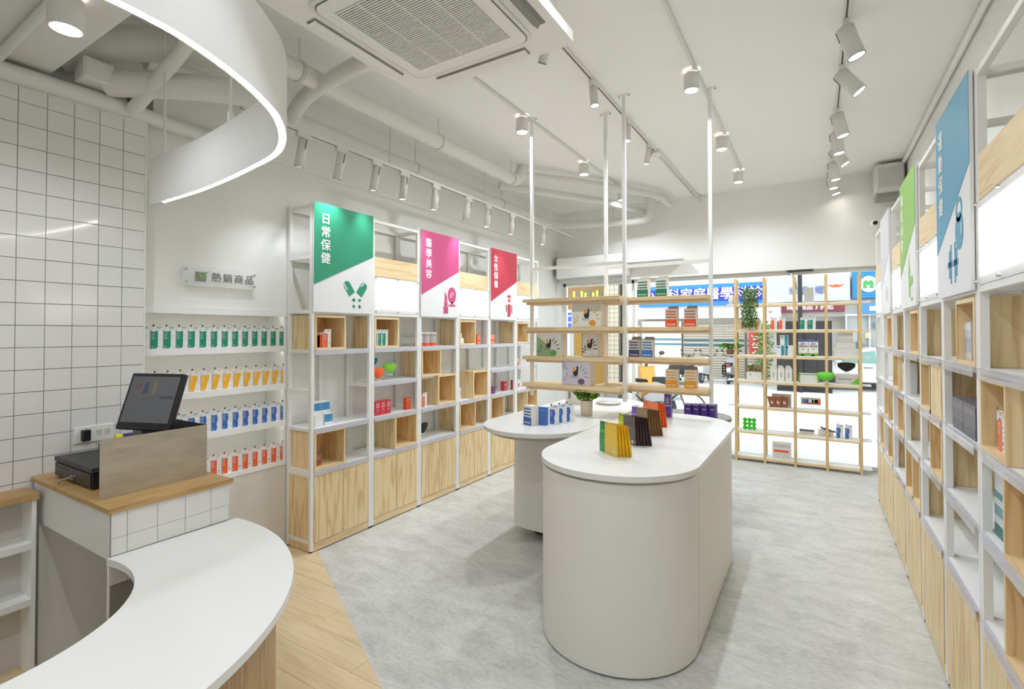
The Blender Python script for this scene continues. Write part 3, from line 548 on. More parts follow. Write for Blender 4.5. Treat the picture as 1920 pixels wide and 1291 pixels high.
so = thing('wall_socket', 'white double power socket with a black adapter on the tiled wall', 'socket', (XT+.002, 1.11, ZW+.125))
B().box(0, .008, -.085, .085, 0, .085).obj('plate', M((232, 231, 226), .4), so, bev=.003); B().box(.008, .04, -.06, -.025, .012, .07).obj('adapter', BLACK, so, bev=.004)
for y in (.02, .055): B().box(.008, .009, y-.012, y+.012, .03, .06).obj('outlet', M((200, 199, 194), .5), so); 
# ================================================================== island tables
ISL = M((226, 224, 218), .5, name='island_paint'); ITOP = M((228, 227, 224), .3, spec=.55, name='island_top')
def stad(x0, x1, y0, y1, n=28):
    r = (x1-x0)/2; cx = (x0+x1)/2; return [(cx+r*math.cos(PI+PI*i/n), y0+r+r*math.sin(PI+PI*i/n)) for i in range(n+1)]+[(cx+r*math.cos(PI*i/n), y1-r+r*math.sin(PI*i/n)) for i in range(n+1)]
def rrect(x0, x1, y0, y1, r, n=8):
    o = []
    for cx, cy, a0 in ((x1-r, y1-r, 0), (x0+r, y1-r, PI/2), (x0+r, y0+r, PI), (x1-r, y0+r, 1.5*PI)):
        for i in range(n+1): a = a0+PI/2*i/n; o.append((cx+r*math.cos(a), cy+r*math.sin(a)))
    return o
i1 = thing('island_table', 'large white island table with rounded ends standing in the foreground', 'island table', (-.917, 3.2, 0), 0, 'rounded white islands'); f_ = lambda p: [(x+.917, y-3.2) for x, y in p]
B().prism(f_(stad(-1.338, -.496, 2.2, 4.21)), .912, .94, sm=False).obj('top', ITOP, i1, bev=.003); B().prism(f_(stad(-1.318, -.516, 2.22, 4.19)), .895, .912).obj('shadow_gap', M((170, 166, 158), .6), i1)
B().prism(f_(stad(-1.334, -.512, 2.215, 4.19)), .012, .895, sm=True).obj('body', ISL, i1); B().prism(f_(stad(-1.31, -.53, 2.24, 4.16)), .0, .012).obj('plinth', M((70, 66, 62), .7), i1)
B().box(.4045, .4055, -.56, -.557, .012, .895).obj('seam', M((170, 166, 160), .6), i1)
i2 = thing('island_table', 'white island table behind the foreground one, with the potted plant on it', 'island table', (-1.72, 3.85, 0), 0, 'rounded white islands'); g_ = lambda p: [(x+1.72, y-3.85) for x, y in p]
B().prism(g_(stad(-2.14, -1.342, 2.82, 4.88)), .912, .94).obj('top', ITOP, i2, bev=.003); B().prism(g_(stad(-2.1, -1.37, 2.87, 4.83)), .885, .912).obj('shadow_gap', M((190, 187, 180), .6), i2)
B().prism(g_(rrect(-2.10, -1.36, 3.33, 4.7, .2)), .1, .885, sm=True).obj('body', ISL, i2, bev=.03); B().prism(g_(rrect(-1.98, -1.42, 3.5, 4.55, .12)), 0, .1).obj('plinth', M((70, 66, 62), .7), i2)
i3 = thing('grey_display_table', 'dark grey round display table behind the foreground island', 'table', (-1.05, 4.95, 0)); GREYT = M((138, 136, 132), .55)
B().prism([(.385*math.cos(2*PI*i/40), .36*math.sin(2*PI*i/40)) for i in range(40)], .79, .82).obj('top', GREYT, i3, bev=.003); B().prism([(.365*math.cos(2*PI*i/40), .34*math.sin(2*PI*i/40)) for i in range(40)], 0, .79, sm=True).obj('body', M((116, 113, 108), .55), i3)
# ================================================================== hanging shelves
HZ = [1.185, 1.41, 1.648, 1.885]
def hang(label, x0, x1, y, which):
    t = thing('hanging_shelf', label, 'hanging shelf', (x0, y, 1.07), 0, 'shelves hung from the ceiling'); w = x1-x0; z = lambda v: v-1.07
    for x in (0, w):
        B().box(x-.013, x+.013, -.013, .013, 0, CE-1.07).obj('hanging_rod', METALW, t); B().box(x-.05, x+.05, -.018, .018, CE-1.077, CE-1.07).obj('ceiling_plate', METALW, t)
        for s_ in (-.038, .038): B().cyl((x+s_, 0, CE-1.082), (x+s_, 0, CE-1.077), .007, n=8).obj('bolt', M((150, 148, 144), .4), t)
    B().box(.0, w, -.012, .012, z(2.135), z(2.16)).obj('top_bar', METALW, t)
    for h in HZ:
        b = B().box(-.03 if which else -.02, w+.0 if which else w-.005, -.115, .115, z(h)-.03, z(h)).obj('board', PLYX, t, bev=.0015)
        B().box(.0, w, -.1, .1, z(h)-.05, z(h)-.0305).obj('under_rail', M((214, 188, 150), .5), t)
        B().cyl((w+.013, -.1, z(h)-.015), (w+.0135, -.1, z(h)-.015), .004, n=6).obj('dowel', M((120, 90, 60), .5), b)
hang('hanging shelf of four pine boards on white rods, the left one over the potted plant', -2.08, -1.262, 3.74, 1)
hang('hanging shelf of four pine boards on white rods, the right one over the foreground island', -1.50, -.672, 3.975, 0)
# ================================================================== goods
PW = M((238, 238, 236), .4, name='card_white'); INK = M((70, 70, 72), .5); SKIN = M((206, 168, 142), .6); HAIRM = M((52, 44, 40), .6)
def face_text(s, size, m, parent, x, y, z, bold=.01, sx=1): return text(s, size, m, parent, x, y, z, bold, 'lettering', sx)
def make_pack(kind, col, label='proto'):
    # boxed pack with a printed front, a header card and a small cut-out figure clipped to the top
    t = thing('boxed_pack', label, 'pack'); w, d, h = .066, .03, .120
    bd = B().box(-w/2, w/2, 0, d, 0, h).obj('carton', PW, t); cm = M(col, .35, name='pack_colour'); Y = -.001
    if kind == 'round': pl = [(-w/2+.001, 0.001), (.0, .001), (.007, .012), (.007, h-.012), (-w/2+.001, h-.012)]
    elif kind == 'slant': pl = [(-w/2+.001, .001), (-.006, .001), (.02, h-.02), (-w/2+.001, h-.02)]
    elif kind == 'wave': pl = [(-w/2+.001, .001), (.0, .001), (.004, .02), (.0, .045), (.008, .07), (.006, .09), (.002, h-.014), (-w/2+.001, h-.014)]
    else: pl = [(-w/2+.001, .001), (.005, .001), (.005, h-.016), (-w/2+.001, h-.016)]
    B().plate(pl, Y, 0).obj('colour_field', cm, t)
    b = B()
    for i in range(5): b.box(-w/2+.005, -w/2+.005+.018-.004*(i % 3), Y-.0006, Y, h-.03-.008*i, h-.0282-.008*i)
    b.box(-w/2+.008, -w/2+.013, Y-.0006, Y, .008, .014); b.obj('print_lines', M((228, 234, 230), .5), t)
    b = B(); b.box(.012, .026, Y, 0, .012, .014); b.box(.014, .022, Y, 0, .024, .036) if kind == 'rect' else None
    for i in range(3): b.box(.011, .026, Y, 0, .05+.016*i, .0515+.016*i)
    b.obj('fine_print', M((150, 150, 150), .6), t)
    hd = B().box(-w/2+.004, w/2, -.003, -.001, h-.008, h+.017).obj('header_card', M((232, 234, 233), .4), t)
    b = B(); b.box(-.006, .026, -.0036, -.003, h+.008, h+.012); b.box(-.004, .02, -.0036, -.003, h+.0, h+.003); b.obj('header_print', M(tuple(int(c*.75+30) for c in col), .5), hd)
    f = B().plate(circ(-w/2+.014, h+.017, .006, 10, sz=1.2), -.0045, -.003, 0).plate([(-w/2+.004, h-.016), (-w/2+.024, h-.016), (-w/2+.021, h+.008), (-w/2+.007, h+.008)], -.0045, -.003, 1)
    f.plate([(-w/2+.0085, h+.018), (-w/2+.0195, h+.018), (-w/2+.019, h+.0255), (-w/2+.014, h+.0275), (-w/2+.009, h+.0255)], -.005, -.0044, 2)
    f.obj('figure_cutout', [SKIN, M((226, 226, 228), .5), HAIRM], t)
    return t
PK = {'green': make_pack('round', (22, 140, 112)), 'yellow': make_pack('slant', (246, 180, 34)), 'blue': make_pack('wave', (58, 108, 186)), 'orange': make_pack('rect', (238, 100, 48))}
def nrow(kind, ys, z, what):
    n = len(ys)
    for i, y in enumerate(ys): dup(PK[kind], (XWL-.006, y+.03, z+.0005), PI/2, '%s and white boxed pack on the %s niche ledge, %s from the shelving unit' % (kind, what, ORD[n-1-i]), '%s packs in the wall niche' % kind)
nrow('green', [1.364+.0708*i for i in range(14)], NZ[3], 'top')
nrow('yellow', [1.372+.0713*i for i in range(14)], NZ[2], 'second')
nrow('blue', [1.51+.0714*i for i in range(12)], NZ[1], 'third')
nrow('orange', [1.58+.0717*i for i in range(11)], NZ[0], 'lowest')
def carton(name, label, cat, loc, rz, w, d, h, col, bands=(), txt=None, tcol=(250, 250, 250), tsz=.02, tz=None, group=None, flap=False, rough=.4):
    # folded card box: bands = (z0, z1, colour[, x0, x1]) printed on the front
    t = thing(name, label, cat, loc, rz, group); B().box(-w/2, w/2, 0, d, 0, h).obj('carton', M(col, rough), t, bev=.0012)
    for bnd in bands:
        z0, z1, c = bnd[:3]; x0, x1 = bnd[3:5] if len(bnd) > 3 else (0, 1)
        B().box(-w/2+w*x0+.001, -w/2+w*x1-.001, -.001, .0, h*z0+.0005, h*z1-.0005).obj('print_band', M(c, .4), t)
    B().box(-w/2+.001, w/2-.001, .001, d-.001, h, h+.0012).obj('lid', M(tuple(min(255, int(c*1.06)) for c in col), rough), t)
    if flap: B().plate([(-w/2+.002, h), (w/2-.002, h), (w/2-.006, h+.025), (-w/2+.012, h+.025)], d-.002, d-.0008).obj('flap', M((176, 170, 158), .5), t)
    if txt: text(txt, tsz, M(tcol, .5), t, 0, -.0018, h*(tz or .5), .01)
    return t
def L(k, l, u, back=.02): return (XL-back, Y0+k*BL+u, LV[l]+.0008)
HR = PI/2
# --- left shelving
for i, u in enumerate((.085, .113)): carton('orange_carton', 'plain orange card pack in the green-sign cube, %s' % ('left of two' if i == 0 else 'right of two'), 'pack', L(0, 3, u, .05)[:2]+(LV[3]+.018,), HR, .052, .04, .105 if i == 0 else .11, (236, 92, 40), [(.88, 1, (214, 208, 200))])
dup(PK['orange'], (XL-.035, Y0+.165, LV[3]+.018), HR, 'orange and white boxed pack in the cube of the green-sign unit', 'single packs on the left shelves')
for i, (u, z, f) in enumerate(((.115, 0, 0), (.20, 0, 1), (.14, .085, 1), (.215, .085, 1))):
    carton('blue_tin', 'white and blue boxed tin on the green-sign unit, %s' % ('plain white one bottom left', 'bottom right', 'top left', 'top right')[i], 'box', (XL-.06-(.05 if i > 1 else .0), Y0+u, LV[1]+.001+z+(0.001 if z else 0)), HR, .072, .072, .084, (238, 238, 236), [(.25, .95, (74, 148, 200))]+[(.4, .85, (236, 238, 240), .44, .5)] if f else [], group='blue and white tins')
carton('brown_carton', 'small brown and pink box in the lowest cube of the green-sign unit', 'box', (XL-.06, Y0+.10, LV[0]+.018), HR, .07, .06, .075, (160, 120, 96), [(0, .55, (150, 84, 80), .3, 1)]); carton('beige_carton', 'beige box behind the small brown one in the lowest cube', 'box', (XL-.13, Y0+.11, LV[0]+.018), HR, .09, .05, .10, (178, 160, 130), [(.1, .4, (150, 120, 90))])
for i in range(3): dup(PK['green'], (XL-.04, Y0+BL+.085+.05*i, LV[3]+.018), HR, 'green and white boxed pack in the cube after the green sign, %s' % ('left of three', 'middle of three', 'right of three')[i], 'green packs in a cube')
for i in range(3): carton('red_carton', 'red box on the second shelf after the green sign, %s' % ('left of three', 'middle of three', 'right of three')[i], 'box', (XL-.05, Y0+BL+.115+.062*i, LV[1]+.001), HR, .058, .05, .118, (206, 60, 72), [(.55, .6, (240, 220, 220), .15, .85), (.68, .73, (240, 220, 220), .15, .85), (.8, .84, (240, 220, 220), .15, .85), (.35, .4, (236, 200, 200), .3, .7)], group='red boxes in a row')
carton('orange_carton', 'orange box at the right end of the second shelf after the green sign', 'pack', (XL-.06, Y0+BL+.50, LV[1]+.001), HR, .055, .04, .105, (232, 92, 46), [(.8, .86, (240, 200, 180))])
def mask(label, loc, rz, col, s=1.0, ribs=True, tilt=0):
    t = thing('face_mask', label, 'mask', loc, rz); n = 12; v = []; f = []
    for i in range(n+1):
        for j in range(9):
            a = (i/n-.5)*2; b_ = j/8; top = .045*(1-.25*a*a); bot = -.05*(1-abs(a)**1.6); z = bot+(top-bot)*b_
            bulge = .035*math.cos(a*1.4)*(1-(2*b_-1)**2*.6); v.append((a*.075*s, -bulge*s+(.0015 if j % 2 else 0), z*s))
    f = [(i*9+j, (i+1)*9+j, (i+1)*9+j+1, i*9+j+1) for i in range(n) for j in range(8)]
    o = B().add(v, f, 0, True).obj('mask_shell', M(col, .8), t, rot=(tilt, 0, 0)); m = o.modifiers.new('th', 'SOLIDIFY'); m.thickness = .0015
    for s_ in (-1, 1): B().tube([(s_*.073*s, 0, .03*s), (s_*.098*s, .02, .015*s), (s_*.098*s, .02, -.012*s), (s_*.07*s, 0, -.012*s)], .0016, 6).obj('ear_loop', M((230, 230, 228), .6), t)
    B().tube([(0, -.037*s, .045*s), (0, -.04*s, 0), (0, -.02*s, -.046*s)], .0012, 5).obj('seam', M(tuple(min(255, c+30) for c in col), .7), t)
    if loc[2] < 5: B().cyl((0, .01, -.055*s), (0, .01, .0), .003, n=6).obj('stand_pin', GLASS, t); B().cyl((0, .0, -.062*s), (0, .0, -.055*s), .03, n=16).obj('stand_foot', M((240, 244, 244), .1, alpha=.5), t)
    return t
mask('blue face mask displayed with the orange one after the green sign', (XL-.13, Y0+BL+.125, LV[2]+.165), HR, (42, 110, 176), .75); mask('orange face mask in front of the blue one after the green sign', (XL-.06, Y0+BL+.12, LV[2]+.07), HR, (238, 104, 40), .95); mask('light green face mask on the third shelf after the green sign', (XL-.09, Y0+BL+.29, LV[2]+.105), HR, (140, 206, 70), 1.05)
for i in range(3): 
    t = thing('white_canister', 'white canister with an orange corner under the pink sign, %s' % ('left of three', 'middle of three', 'right of three')[i], 'canister', (XL-.09, Y0+2*BL+.09+.095*i, LV[3]+.001), HR, 'white canisters')
    B().lathe([(0, 0), (.042, 0), (.042, .118), (.044, .118), (.044, .132), (0, .132)], 28).obj('drum', M((232, 230, 226), .35), t); B().lathe([(.0425, .002), (.0425, .03)], 28).obj('label_band', M((226, 96, 52), .4), t); B().lathe([(.0426, .1), (.0426, .104)], 28).obj('label_line', M((190, 90, 80), .4), t)
carton('blue_grey_carton', 'dark blue grey box standing on a cube under the pink sign', 'box', (XL-.06, Y0+2*BL+.35, LV[2]+.001), HR, .085, .05, .125, (96, 106, 134), [(.5, 1, (64, 74, 110)), (0, .2, (160, 168, 190))])
carton('orange_carton', 'orange pack on the second shelf under the pink sign', 'pack', (XL-.05, Y0+2*BL+.06, LV[1]+.001), HR, .05, .04, .10, (236, 92, 40), [(.85, 1, (210, 200, 190))]); dup(PK['orange'], (XL-.03, Y0+2*BL+.105, LV[1]+.0008), HR, 'orange and white boxed pack on the second shelf under the pink sign', 'single packs on the left shelves')
mask('black face mask on the bottom shelf under the pink sign', (XL-.10, Y0+2*BL+.15, LV[0]+.105), HR, (48, 48, 50), 1.05)
for i, (u, z) in enumerate(((.085, 0), (.14, 0), (.105, .055))): carton('small_white_box', 'small white box in the cube after the pink sign, %s' % ('left of the lower two', 'right of the lower two', 'top one')[i], 'box', (XL-.05, Y0+3*BL+u, LV[3]+.018+z), HR, .053, .05, .054, (236, 236, 232), [(.3, .7, (90, 170, 150), .2, .35)] if i == 0 else [])
def redpack(label, loc, rz, group=None, col=(232, 96, 52)): return carton('striped_pack', label, 'pack', loc, rz, .062, .035, .11, col, [(.55, .62, (236, 214, 204), .08, .92), (.7, .76, (236, 214, 204), .08, .92), (.84, .9, (236, 214, 204), .08, .92), (.1, .18, (240, 220, 200), .2, .8)], group=group, flap=False)
redpack('striped orange pack at the right end of the top shelf after the pink sign', (XL-.06, Y0+3*BL+.46, LV[3]+.001), HR)
dup(PK['yellow'], (XL-.03, Y0+3*BL+.055, LV[1]+.0008), HR, 'yellow and white boxed pack beside a cube after the pink sign', 'single packs on the left shelves')
for i, u in enumerate((.075, .145, .215)): redpack('striped orange pack under the red sign, %s' % ('left of three', 'middle of three', 'right of three')[i], (XL-.05-(.02*i), Y0+4*BL+u, LV[3]+.001), HR, 'striped packs under the red sign')
for i, (u, z) in enumerate(((.1, 0), (.175, 0), (.105, .075))): carton('purple_carton', 'purple patterned box under the red sign, %s' % ('bottom left', 'bottom right', 'on top')[i], 'box', (XL-.06-(.0 if i < 2 else .03), Y0+4*BL+u, LV[1]+.001+z), HR, .074, .07, .074, (112, 40, 92), [(.2, .35, (150, 70, 130), .1, .9), (.55, .7, (90, 26, 76), .1, .9)])
carton('red_carton', 'red box at the right end of the second shelf under the red sign', 'box', (XL-.1, Y0+4*BL+.5, LV[1]+.001), HR, .07, .05, .11, (206, 70, 72), [(.6, .7, (240, 210, 210), .2, .8)])
for i in range(2): carton('red_carton', 'red and white box beyond the red sign, %s of two' % ('left', 'right')[i], 'box', (XL-.06, Y0+5*BL+.09+.085*i, LV[1]+.001), HR, .075, .05, .115, (200, 60, 66) if i == 0 else (232, 226, 224), [(.55, .62, (240, 214, 214), .1, .9), (.75, .82, (240, 214, 214), .1, .9)] if i == 0 else [(.2, .6, (206, 70, 72), .2, .7)])
for i in range(2):
    t = thing('tent_pack', 'small red and pink tent-shaped pack beyond the red sign, %s of two' % ('left', 'right')[i], 'pack', (XL-.05, Y0+5*BL+.075+.058*i, LV[2]+.001), HR); B().box(-.026, .026, 0, .03, 0, .085).obj('carton', M((232, 206, 200), .4), t); B().plate([(-.024, .002), (.024, .002), (0, .08)], -.001, 0).obj('triangle_print', M((206, 84, 74), .4), t)
carton('white_carton', 'white and pink pack in the lowest cube under the red sign', 'pack', (XL-.05, Y0+4*BL+.075, LV[0]+.018), HR, .05, .03, .12, (236, 232, 230), [(0, .3, (206, 90, 90), .1, .9)])
# --- right shelving
def R(i, l, u, back=.05): return (XR+back, YR[i+1]-u, LV[l]+.0008)
for j, u in enumerate((.31, .362)): carton('white_pouch_pack', 'silver white pack in the cube under the blue sign, %s' % ('farther of two', 'nearer of two')[j], 'pack', R(1, 3, u, .02)[:2]+(LV[3]+.018,), -HR, .05, .05, .15, (206, 208, 212), [(.8, .95, (232, 232, 234)), (.2, .6, (176, 180, 190), .2, .8)], flap=True)
for j, u in enumerate((.2, .385)): carton('slate_carton', 'slate grey box on the third shelf of the blue-sign unit, %s' % ('farther of two', 'nearer of two')[j], 'box', R(1, 2, u, .012), -HR, .18, .09, .13, (104, 98, 108), [(.7, .9, (124, 118, 126)), (.1, .3, (88, 84, 98))])
carton('teal_white_carton', 'teal and white striped box on the second shelf of the nearest right unit', 'box', R(0, 1, .12, .03), -HR, .17, .08, .24, (214, 222, 224), [(.0, .18, (54, 116, 112)), (.3, .45, (120, 160, 168)), (.55, .65, (96, 140, 150))])
dup(PK['orange'], R(0, 2, .165, .02)[:2]+(LV[2]+.018,), -HR, 'orange and white boxed pack in the cube of the nearest right unit', 'single packs on the right shelves'); dup(PK['orange'], R(3, 2, .475, .02), -HR, 'orange and white boxed pack on the third shelf of the light green-sign unit', 'single packs on the right shelves')
for j in range(2): carton('white_carton', 'tall plain white box on the third shelf past the light green sign, %s' % ('farther of two', 'nearer of two')[j], 'box', R(4, 2, .34+.09*j, .02), -HR, .08, .06, .2, (230, 230, 228), [(.6, .8, (206, 208, 210), .2, .8)])
carton('yellow_carton', 'yellow box top on the third shelf of the light green-sign unit', 'box', R(3, 2, .14, .12), -HR, .16, .1, .22, (206, 206, 204), [(.8, 1, (244, 206, 30))])
# ================================================================== hanging shelf goods
def toucan(label, loc, w, h, base, wedge, leaf, accent):
    t = thing('gift_box', label, 'gift box', loc, 0, 'printed gift boxes'); B().box(-w/2, w/2, 0, .12, 0, h).obj('carton', M((226, 216, 202), .4), t, bev=.0015)
    B().box(-w/2+.002, w/2-.002, -.001, 0, .002, h-.002).obj('front_print', M(base, .4), t)
    if wedge: B().plate(wedge[1], -.0018, -.001).obj('colour_wedge', M(wedge[0], .4), t)
    b = B(); 
    for cx, cz, a in ((.28*w, .62*h, .7), (.36*w, .5*h, .3), (.2*w, .72*h, 1.1), (.4*w, .34*h, -.1), (-.36*w, .3*h, 2.4), (-.3*w, .42*h, 2.0), (-.42*w, .2*h, 2.9)):
        b.plate(rotp([(cx-.024, cz), (cx, cz-.0045), (cx+.024, cz), (cx, cz+.0045)], (cx, cz), a), -.0024, -.0018)
    b.obj('leaf_print', M(leaf, .5), t)
    B().plate(circ(0, .52*h, .028, 14, PI, 2*PI, .8, 1.1)+[(.022, .52*h), (.024, .74*h), (.012, .78*h), (.006, .6*h), (-.01, .56*h)], -.003, -.0018).obj('bird_body', M((44, 44, 50), .5), t)
    B().plate([(-.022, .53*h), (-.004, .56*h), (-.004, .72*h), (-.014, .75*h), (-.02, .7*h)], -.0034, -.0024).obj('bird_beak', M((238, 156, 50), .5), t)
    B().plate(circ(.2*w, .16*h, .024, 16, sx=1.2), -.003, -.0018).obj('fruit_print', M(accent, .5), t); b = B()
    for i in range(2): b.box(-.04, .03-.01*i, -.0026, -.0018, (.36-.07*i)*h, (.36-.07*i)*h+.003)
    b.obj('print_lines', M((110, 106, 104), .5), t)
    return t
yF = 3.64
toucan('cream and yellow gift box with a black and orange bird, on the third hanging board', (-1.535, yF, HZ[2]+.001), .245, .185, (240, 236, 226), ((196, 186, 168), [(-.12, .12), (.12, .12), (.12, .183), (-.12, .183)]), (222, 196, 60), (232, 160, 50))
toucan('green leafy gift box with a black and orange bird, on the second hanging board', (-1.87, yF, HZ[1]+.001), .225, .185, (222, 216, 204), ((150, 176, 128), [(-.11, .003), (.06, .003), (-.02, .1), (-.11, .17)]), (70, 86, 70), (90, 160, 70))
toucan('lilac gift box with a black and orange bird, on the lowest hanging board', (-1.63, yF, HZ[0]+.001), .24, .20, (212, 204, 214), ((188, 176, 186), [(-.118, .12), (-.06, .12), (-.1, .198), (-.118, .198)]), (150, 140, 154), (120, 84, 110))
t = toucan('white gift box with black leaf print at the back of the second hanging board', (-1.56, 3.76, HZ[1]+.001), .13, .185, (242, 242, 242), None, (40, 42, 46), (236, 236, 236))
def striped(label, loc, col, rz=0, g='striped cartons on the right hanging shelf', flap=True):
    t = carton('striped_carton', label, 'carton', loc, rz, .088, .07, .135, (222, 216, 206), [(.0, .42, col)]+[(.5+.16*i, .57+.16*i, col, .08, .92) for i in range(3)], group=g, flap=flap)
    b = B()
    for i in range(4): b.box(-.03+.0165*i, -.02+.0165*i, -.0018, -.001, .012, .022)
    b.obj('dot_print', M((238, 230, 220), .5), t); return t
for i, (x, h, c, nm) in enumerate(((-1.165, 3, (32, 128, 98), 'green'), (-1.02, 3, (32, 128, 98), 'green'), (-.945, 2, (234, 92, 48), 'orange'), (-.805, 2, (234, 92, 48), 'orange'), (-1.235, 1, (72, 78, 128), 'dark blue'), (-1.13, 1, (62, 128, 204), 'bright blue'), (-.945, 0, (238, 160, 36), 'amber'), (-.805, 0, (238, 160, 36), 'amber'))):
    striped('%s striped carton on the %s board of the right hanging shelf%s' % (nm, ('lowest', 'second', 'third', 'top')[h], '' if h == 1 else ', %s of two' % ('left' if i % 2 == 0 else 'right')), (x, 3.885, HZ[h]+.001), c)
# ================================================================== islands: sachets, packs, plant
def sachet_stack(cols, p0, ux, st, n, names, lab, lead=None):
    # thin stand-up sachets; p0 = lower right corner of the front one, ux = width direction, st = step between sachets
    ang = math.atan2(ux[1], ux[0])
    for i in range(n+(1 if lead else 0)):
        first = lead and i == 0; c = lead[0] if first else cols
        x, y = (p0[0]+ux[0]*(-.06)*1.0, p0[1]+ux[1]*(-.06)) if first else (p0[0]+st[0]*(i-(1 if lead else 0)), p0[1]+st[1]*(i-(1 if lead else 0)))
        y += .012 if first else 0
        t = thing('sachet', '%s sachet %s' % (lead[1] if first else names, ('at the front left of the %s stack' % lab) if first else ('in the %s stack, %s from the left' % (lab, ORD[i-(1 if lead else 0)]))), 'sachet', (x, y, .9405), ang, 'stand-up sachets on the foreground island')
        w, h, e = .105, .168, .0045; sl = .004
        v = [(-w, -e, 0), (0, -e, 0), (0, e, 0), (-w, e, 0), (-w, -e*1.3, h*.4), (0, -e*1.3, h*.4), (0, e*1.3, h*.4), (-w, e*1.3, h*.4), (-w, -.0008, h), (0, -.0008, h), (0, .0008, h), (-w, .0008, h)]
        q = [(0, 3, 2, 1), (8, 9, 10, 11)]+[(a+b_, a+(b_+1) % 4, a+4+(b_+1) % 4, a+4+b_) for a in (0, 4) for b_ in range(4)]
        B().add(v, q).obj('pouch', M(tuple(min(255, int(a*.75+62)) for a in c) if (lead and i == 1) else c, .35, name='sachet_foil'), t, rot=(.0 if first else .03*i, 0, 0))
        if i < 2: B().box(-w+.008, -.008, -.0068, -.0062, .105, .125).obj('label', M(tuple(min(255, int(a*1.1+10)) for a in c), .45), t)
        B().box(-.03, -.012, -.0066, -.006, .012, .03).obj('barcode', M((214, 210, 204), .5), t)
        B().box(-w+.004, -.004, -.0035, -.0012, h-.012, h-.009).obj('seal_line', M(tuple(int(a*.75) for a in c), .4), t)
ux = (.83, -.557)
sachet_stack((226, 176, 22), (-.905, 2.56), ux, (.0165, .0085), 5, 'golden yellow', 'yellow', ((70, 150, 84), 'green'))
sachet_stack((62, 46, 44), (-.905, 2.87), ux, (.0165, .0085), 6, 'dark brown', 'dark brown', ((176, 200, 40), 'lime green'))
sachet_stack((126, 92, 54), (-.925, 3.19), ux, (.0165, .0085), 6, 'tan brown', 'tan brown', ((132, 104, 184), 'violet'))
sachet_stack((236, 98, 34), (-.945, 3.52), ux, (.0165, .0085), 4, 'orange', 'orange', ((240, 120, 70), 'pale orange'))
striped('blue and white carton standing at the front of the packs on the rear island', (-1.775, 3.12, .941), (52, 96, 176), -.35, 'packs on the rear island', False)
carton('blue_carton', 'plain blue card box beside the white one on the rear island', 'carton', (-1.69, 3.17, .941), -.0, .085, .035, .125, (66, 112, 182), [(.8, .9, (90, 134, 196))])
for i in range(3): dup(PK['blue'], (-1.625+.026*i, 3.25+.075*i, .941), .35, 'blue and white boxed pack on the rear island, %s from the front' % ORD[i], 'blue packs on the rear island')
pt = thing('potted_plant', 'small bushy green plant in a cream pot on the rear island', 'plant', (-1.58, 3.74, .941))
B().lathe([(0, 0), (.042, 0), (.046, .004), (.05, .115), (.05, .12), (.044, .12), (.042, .1)], 30).obj('pot', M((222, 208, 184), .5), pt); B().cyl((0, 0, .096), (0, 0, .1), .043, n=20).obj('soil', M((96, 82, 52), .9), pt)
st = B()
for i in range(14): a = i*2.4; r = .055*math.sqrt(i/14); st.tube([(.015*math.cos(a), .015*math.sin(a), .1), (.5*r*math.cos(a), .5*r*math.sin(a), .14), (1.4*r*math.cos(a), 1.4*r*math.sin(a), .16)], .0016, 5)
st.obj('stems', M((110, 120, 60), .6), pt)
def leafball(name, parent, cols, n, fn, size):
    mats = [M(c, .5) for c in cols]; b = B()
    for i in range(n):
        p, d = fn(i); d = Vector(d).normalized(); s_ = d.orthogonal().normalized(); s_ = Quaternion(d, random.uniform(0, 6.3)) @ s_; l = size*random.uniform(.7, 1.25); p = Vector(p); nn = d.cross(s_)
        v = [p, p+d*l*.5+s_*l*.28+nn*l*.06, p+d*l, p+d*l*.5-s_*l*.28+nn*l*.06]; b.add(v, [(0, 1, 2, 3)], random.randrange(len(mats)))
    return b.obj(name, mats, parent)
def bush(i):
    a = random.uniform(0, 6.3); r = .115*math.sqrt(random.random()); z = random.uniform(.0, .07); k = .5+.5*z/.07; return ((r*k*math.cos(a), r*k*math.sin(a), .128+z), (math.cos(a)*.7, math.sin(a)*.7, random.uniform(.1, .9)))
lf = leafball('leaves', pt, [(92, 150, 34), (124, 178, 40), (66, 120, 30), (170, 196, 60)], 760, bush, .03); lf['kind'] = 'stuff'
for i in range(4): carton('purple_carton', 'dark purple box on the grey display table, %s from the left' % ORD[i], 'box', (-1.01+.066*i, 4.74+.02*i, .8215), -.15, .062, .07, .13, (70, 44, 128), [(0, .62, (78, 50, 150), .25, 1), (.62, .7, (180, 160, 190), .3, .9), (.9, 1, (150, 140, 150))], group='purple boxes on the grey table')
carton('purple_carton', 'wide purple box lying at the far end of the foreground island', 'box', (-1.03, 3.98, .941), 0, .11, .06, .085, (98, 64, 156), [(.3, .5, (120, 88, 176), .1, .9)]); carton('purple_carton', 'small purple box behind the wide one on the grey display table', 'box', (-1.22, 4.86, .8215), 0, .06, .05, .2, (92, 70, 130), [(.5, .8, (150, 140, 170), .2, .8)])
t = thing('glass_bottle', 'clear glass bottle standing behind the sachets', 'bottle', (-1.16, 3.72, .941)); B().lathe([(0, 0), (.03, 0), (.032, .01), (.032, .07), (.02, .085), (.016, .1), (.018, .104), (0, .104)], 24).obj('glass_body', M((226, 232, 232), .1, alpha=.5), t); B().cyl((0, 0, .1), (0, 0, .115), .018, n=18).obj('stopper', M((236, 238, 238), .3), t)
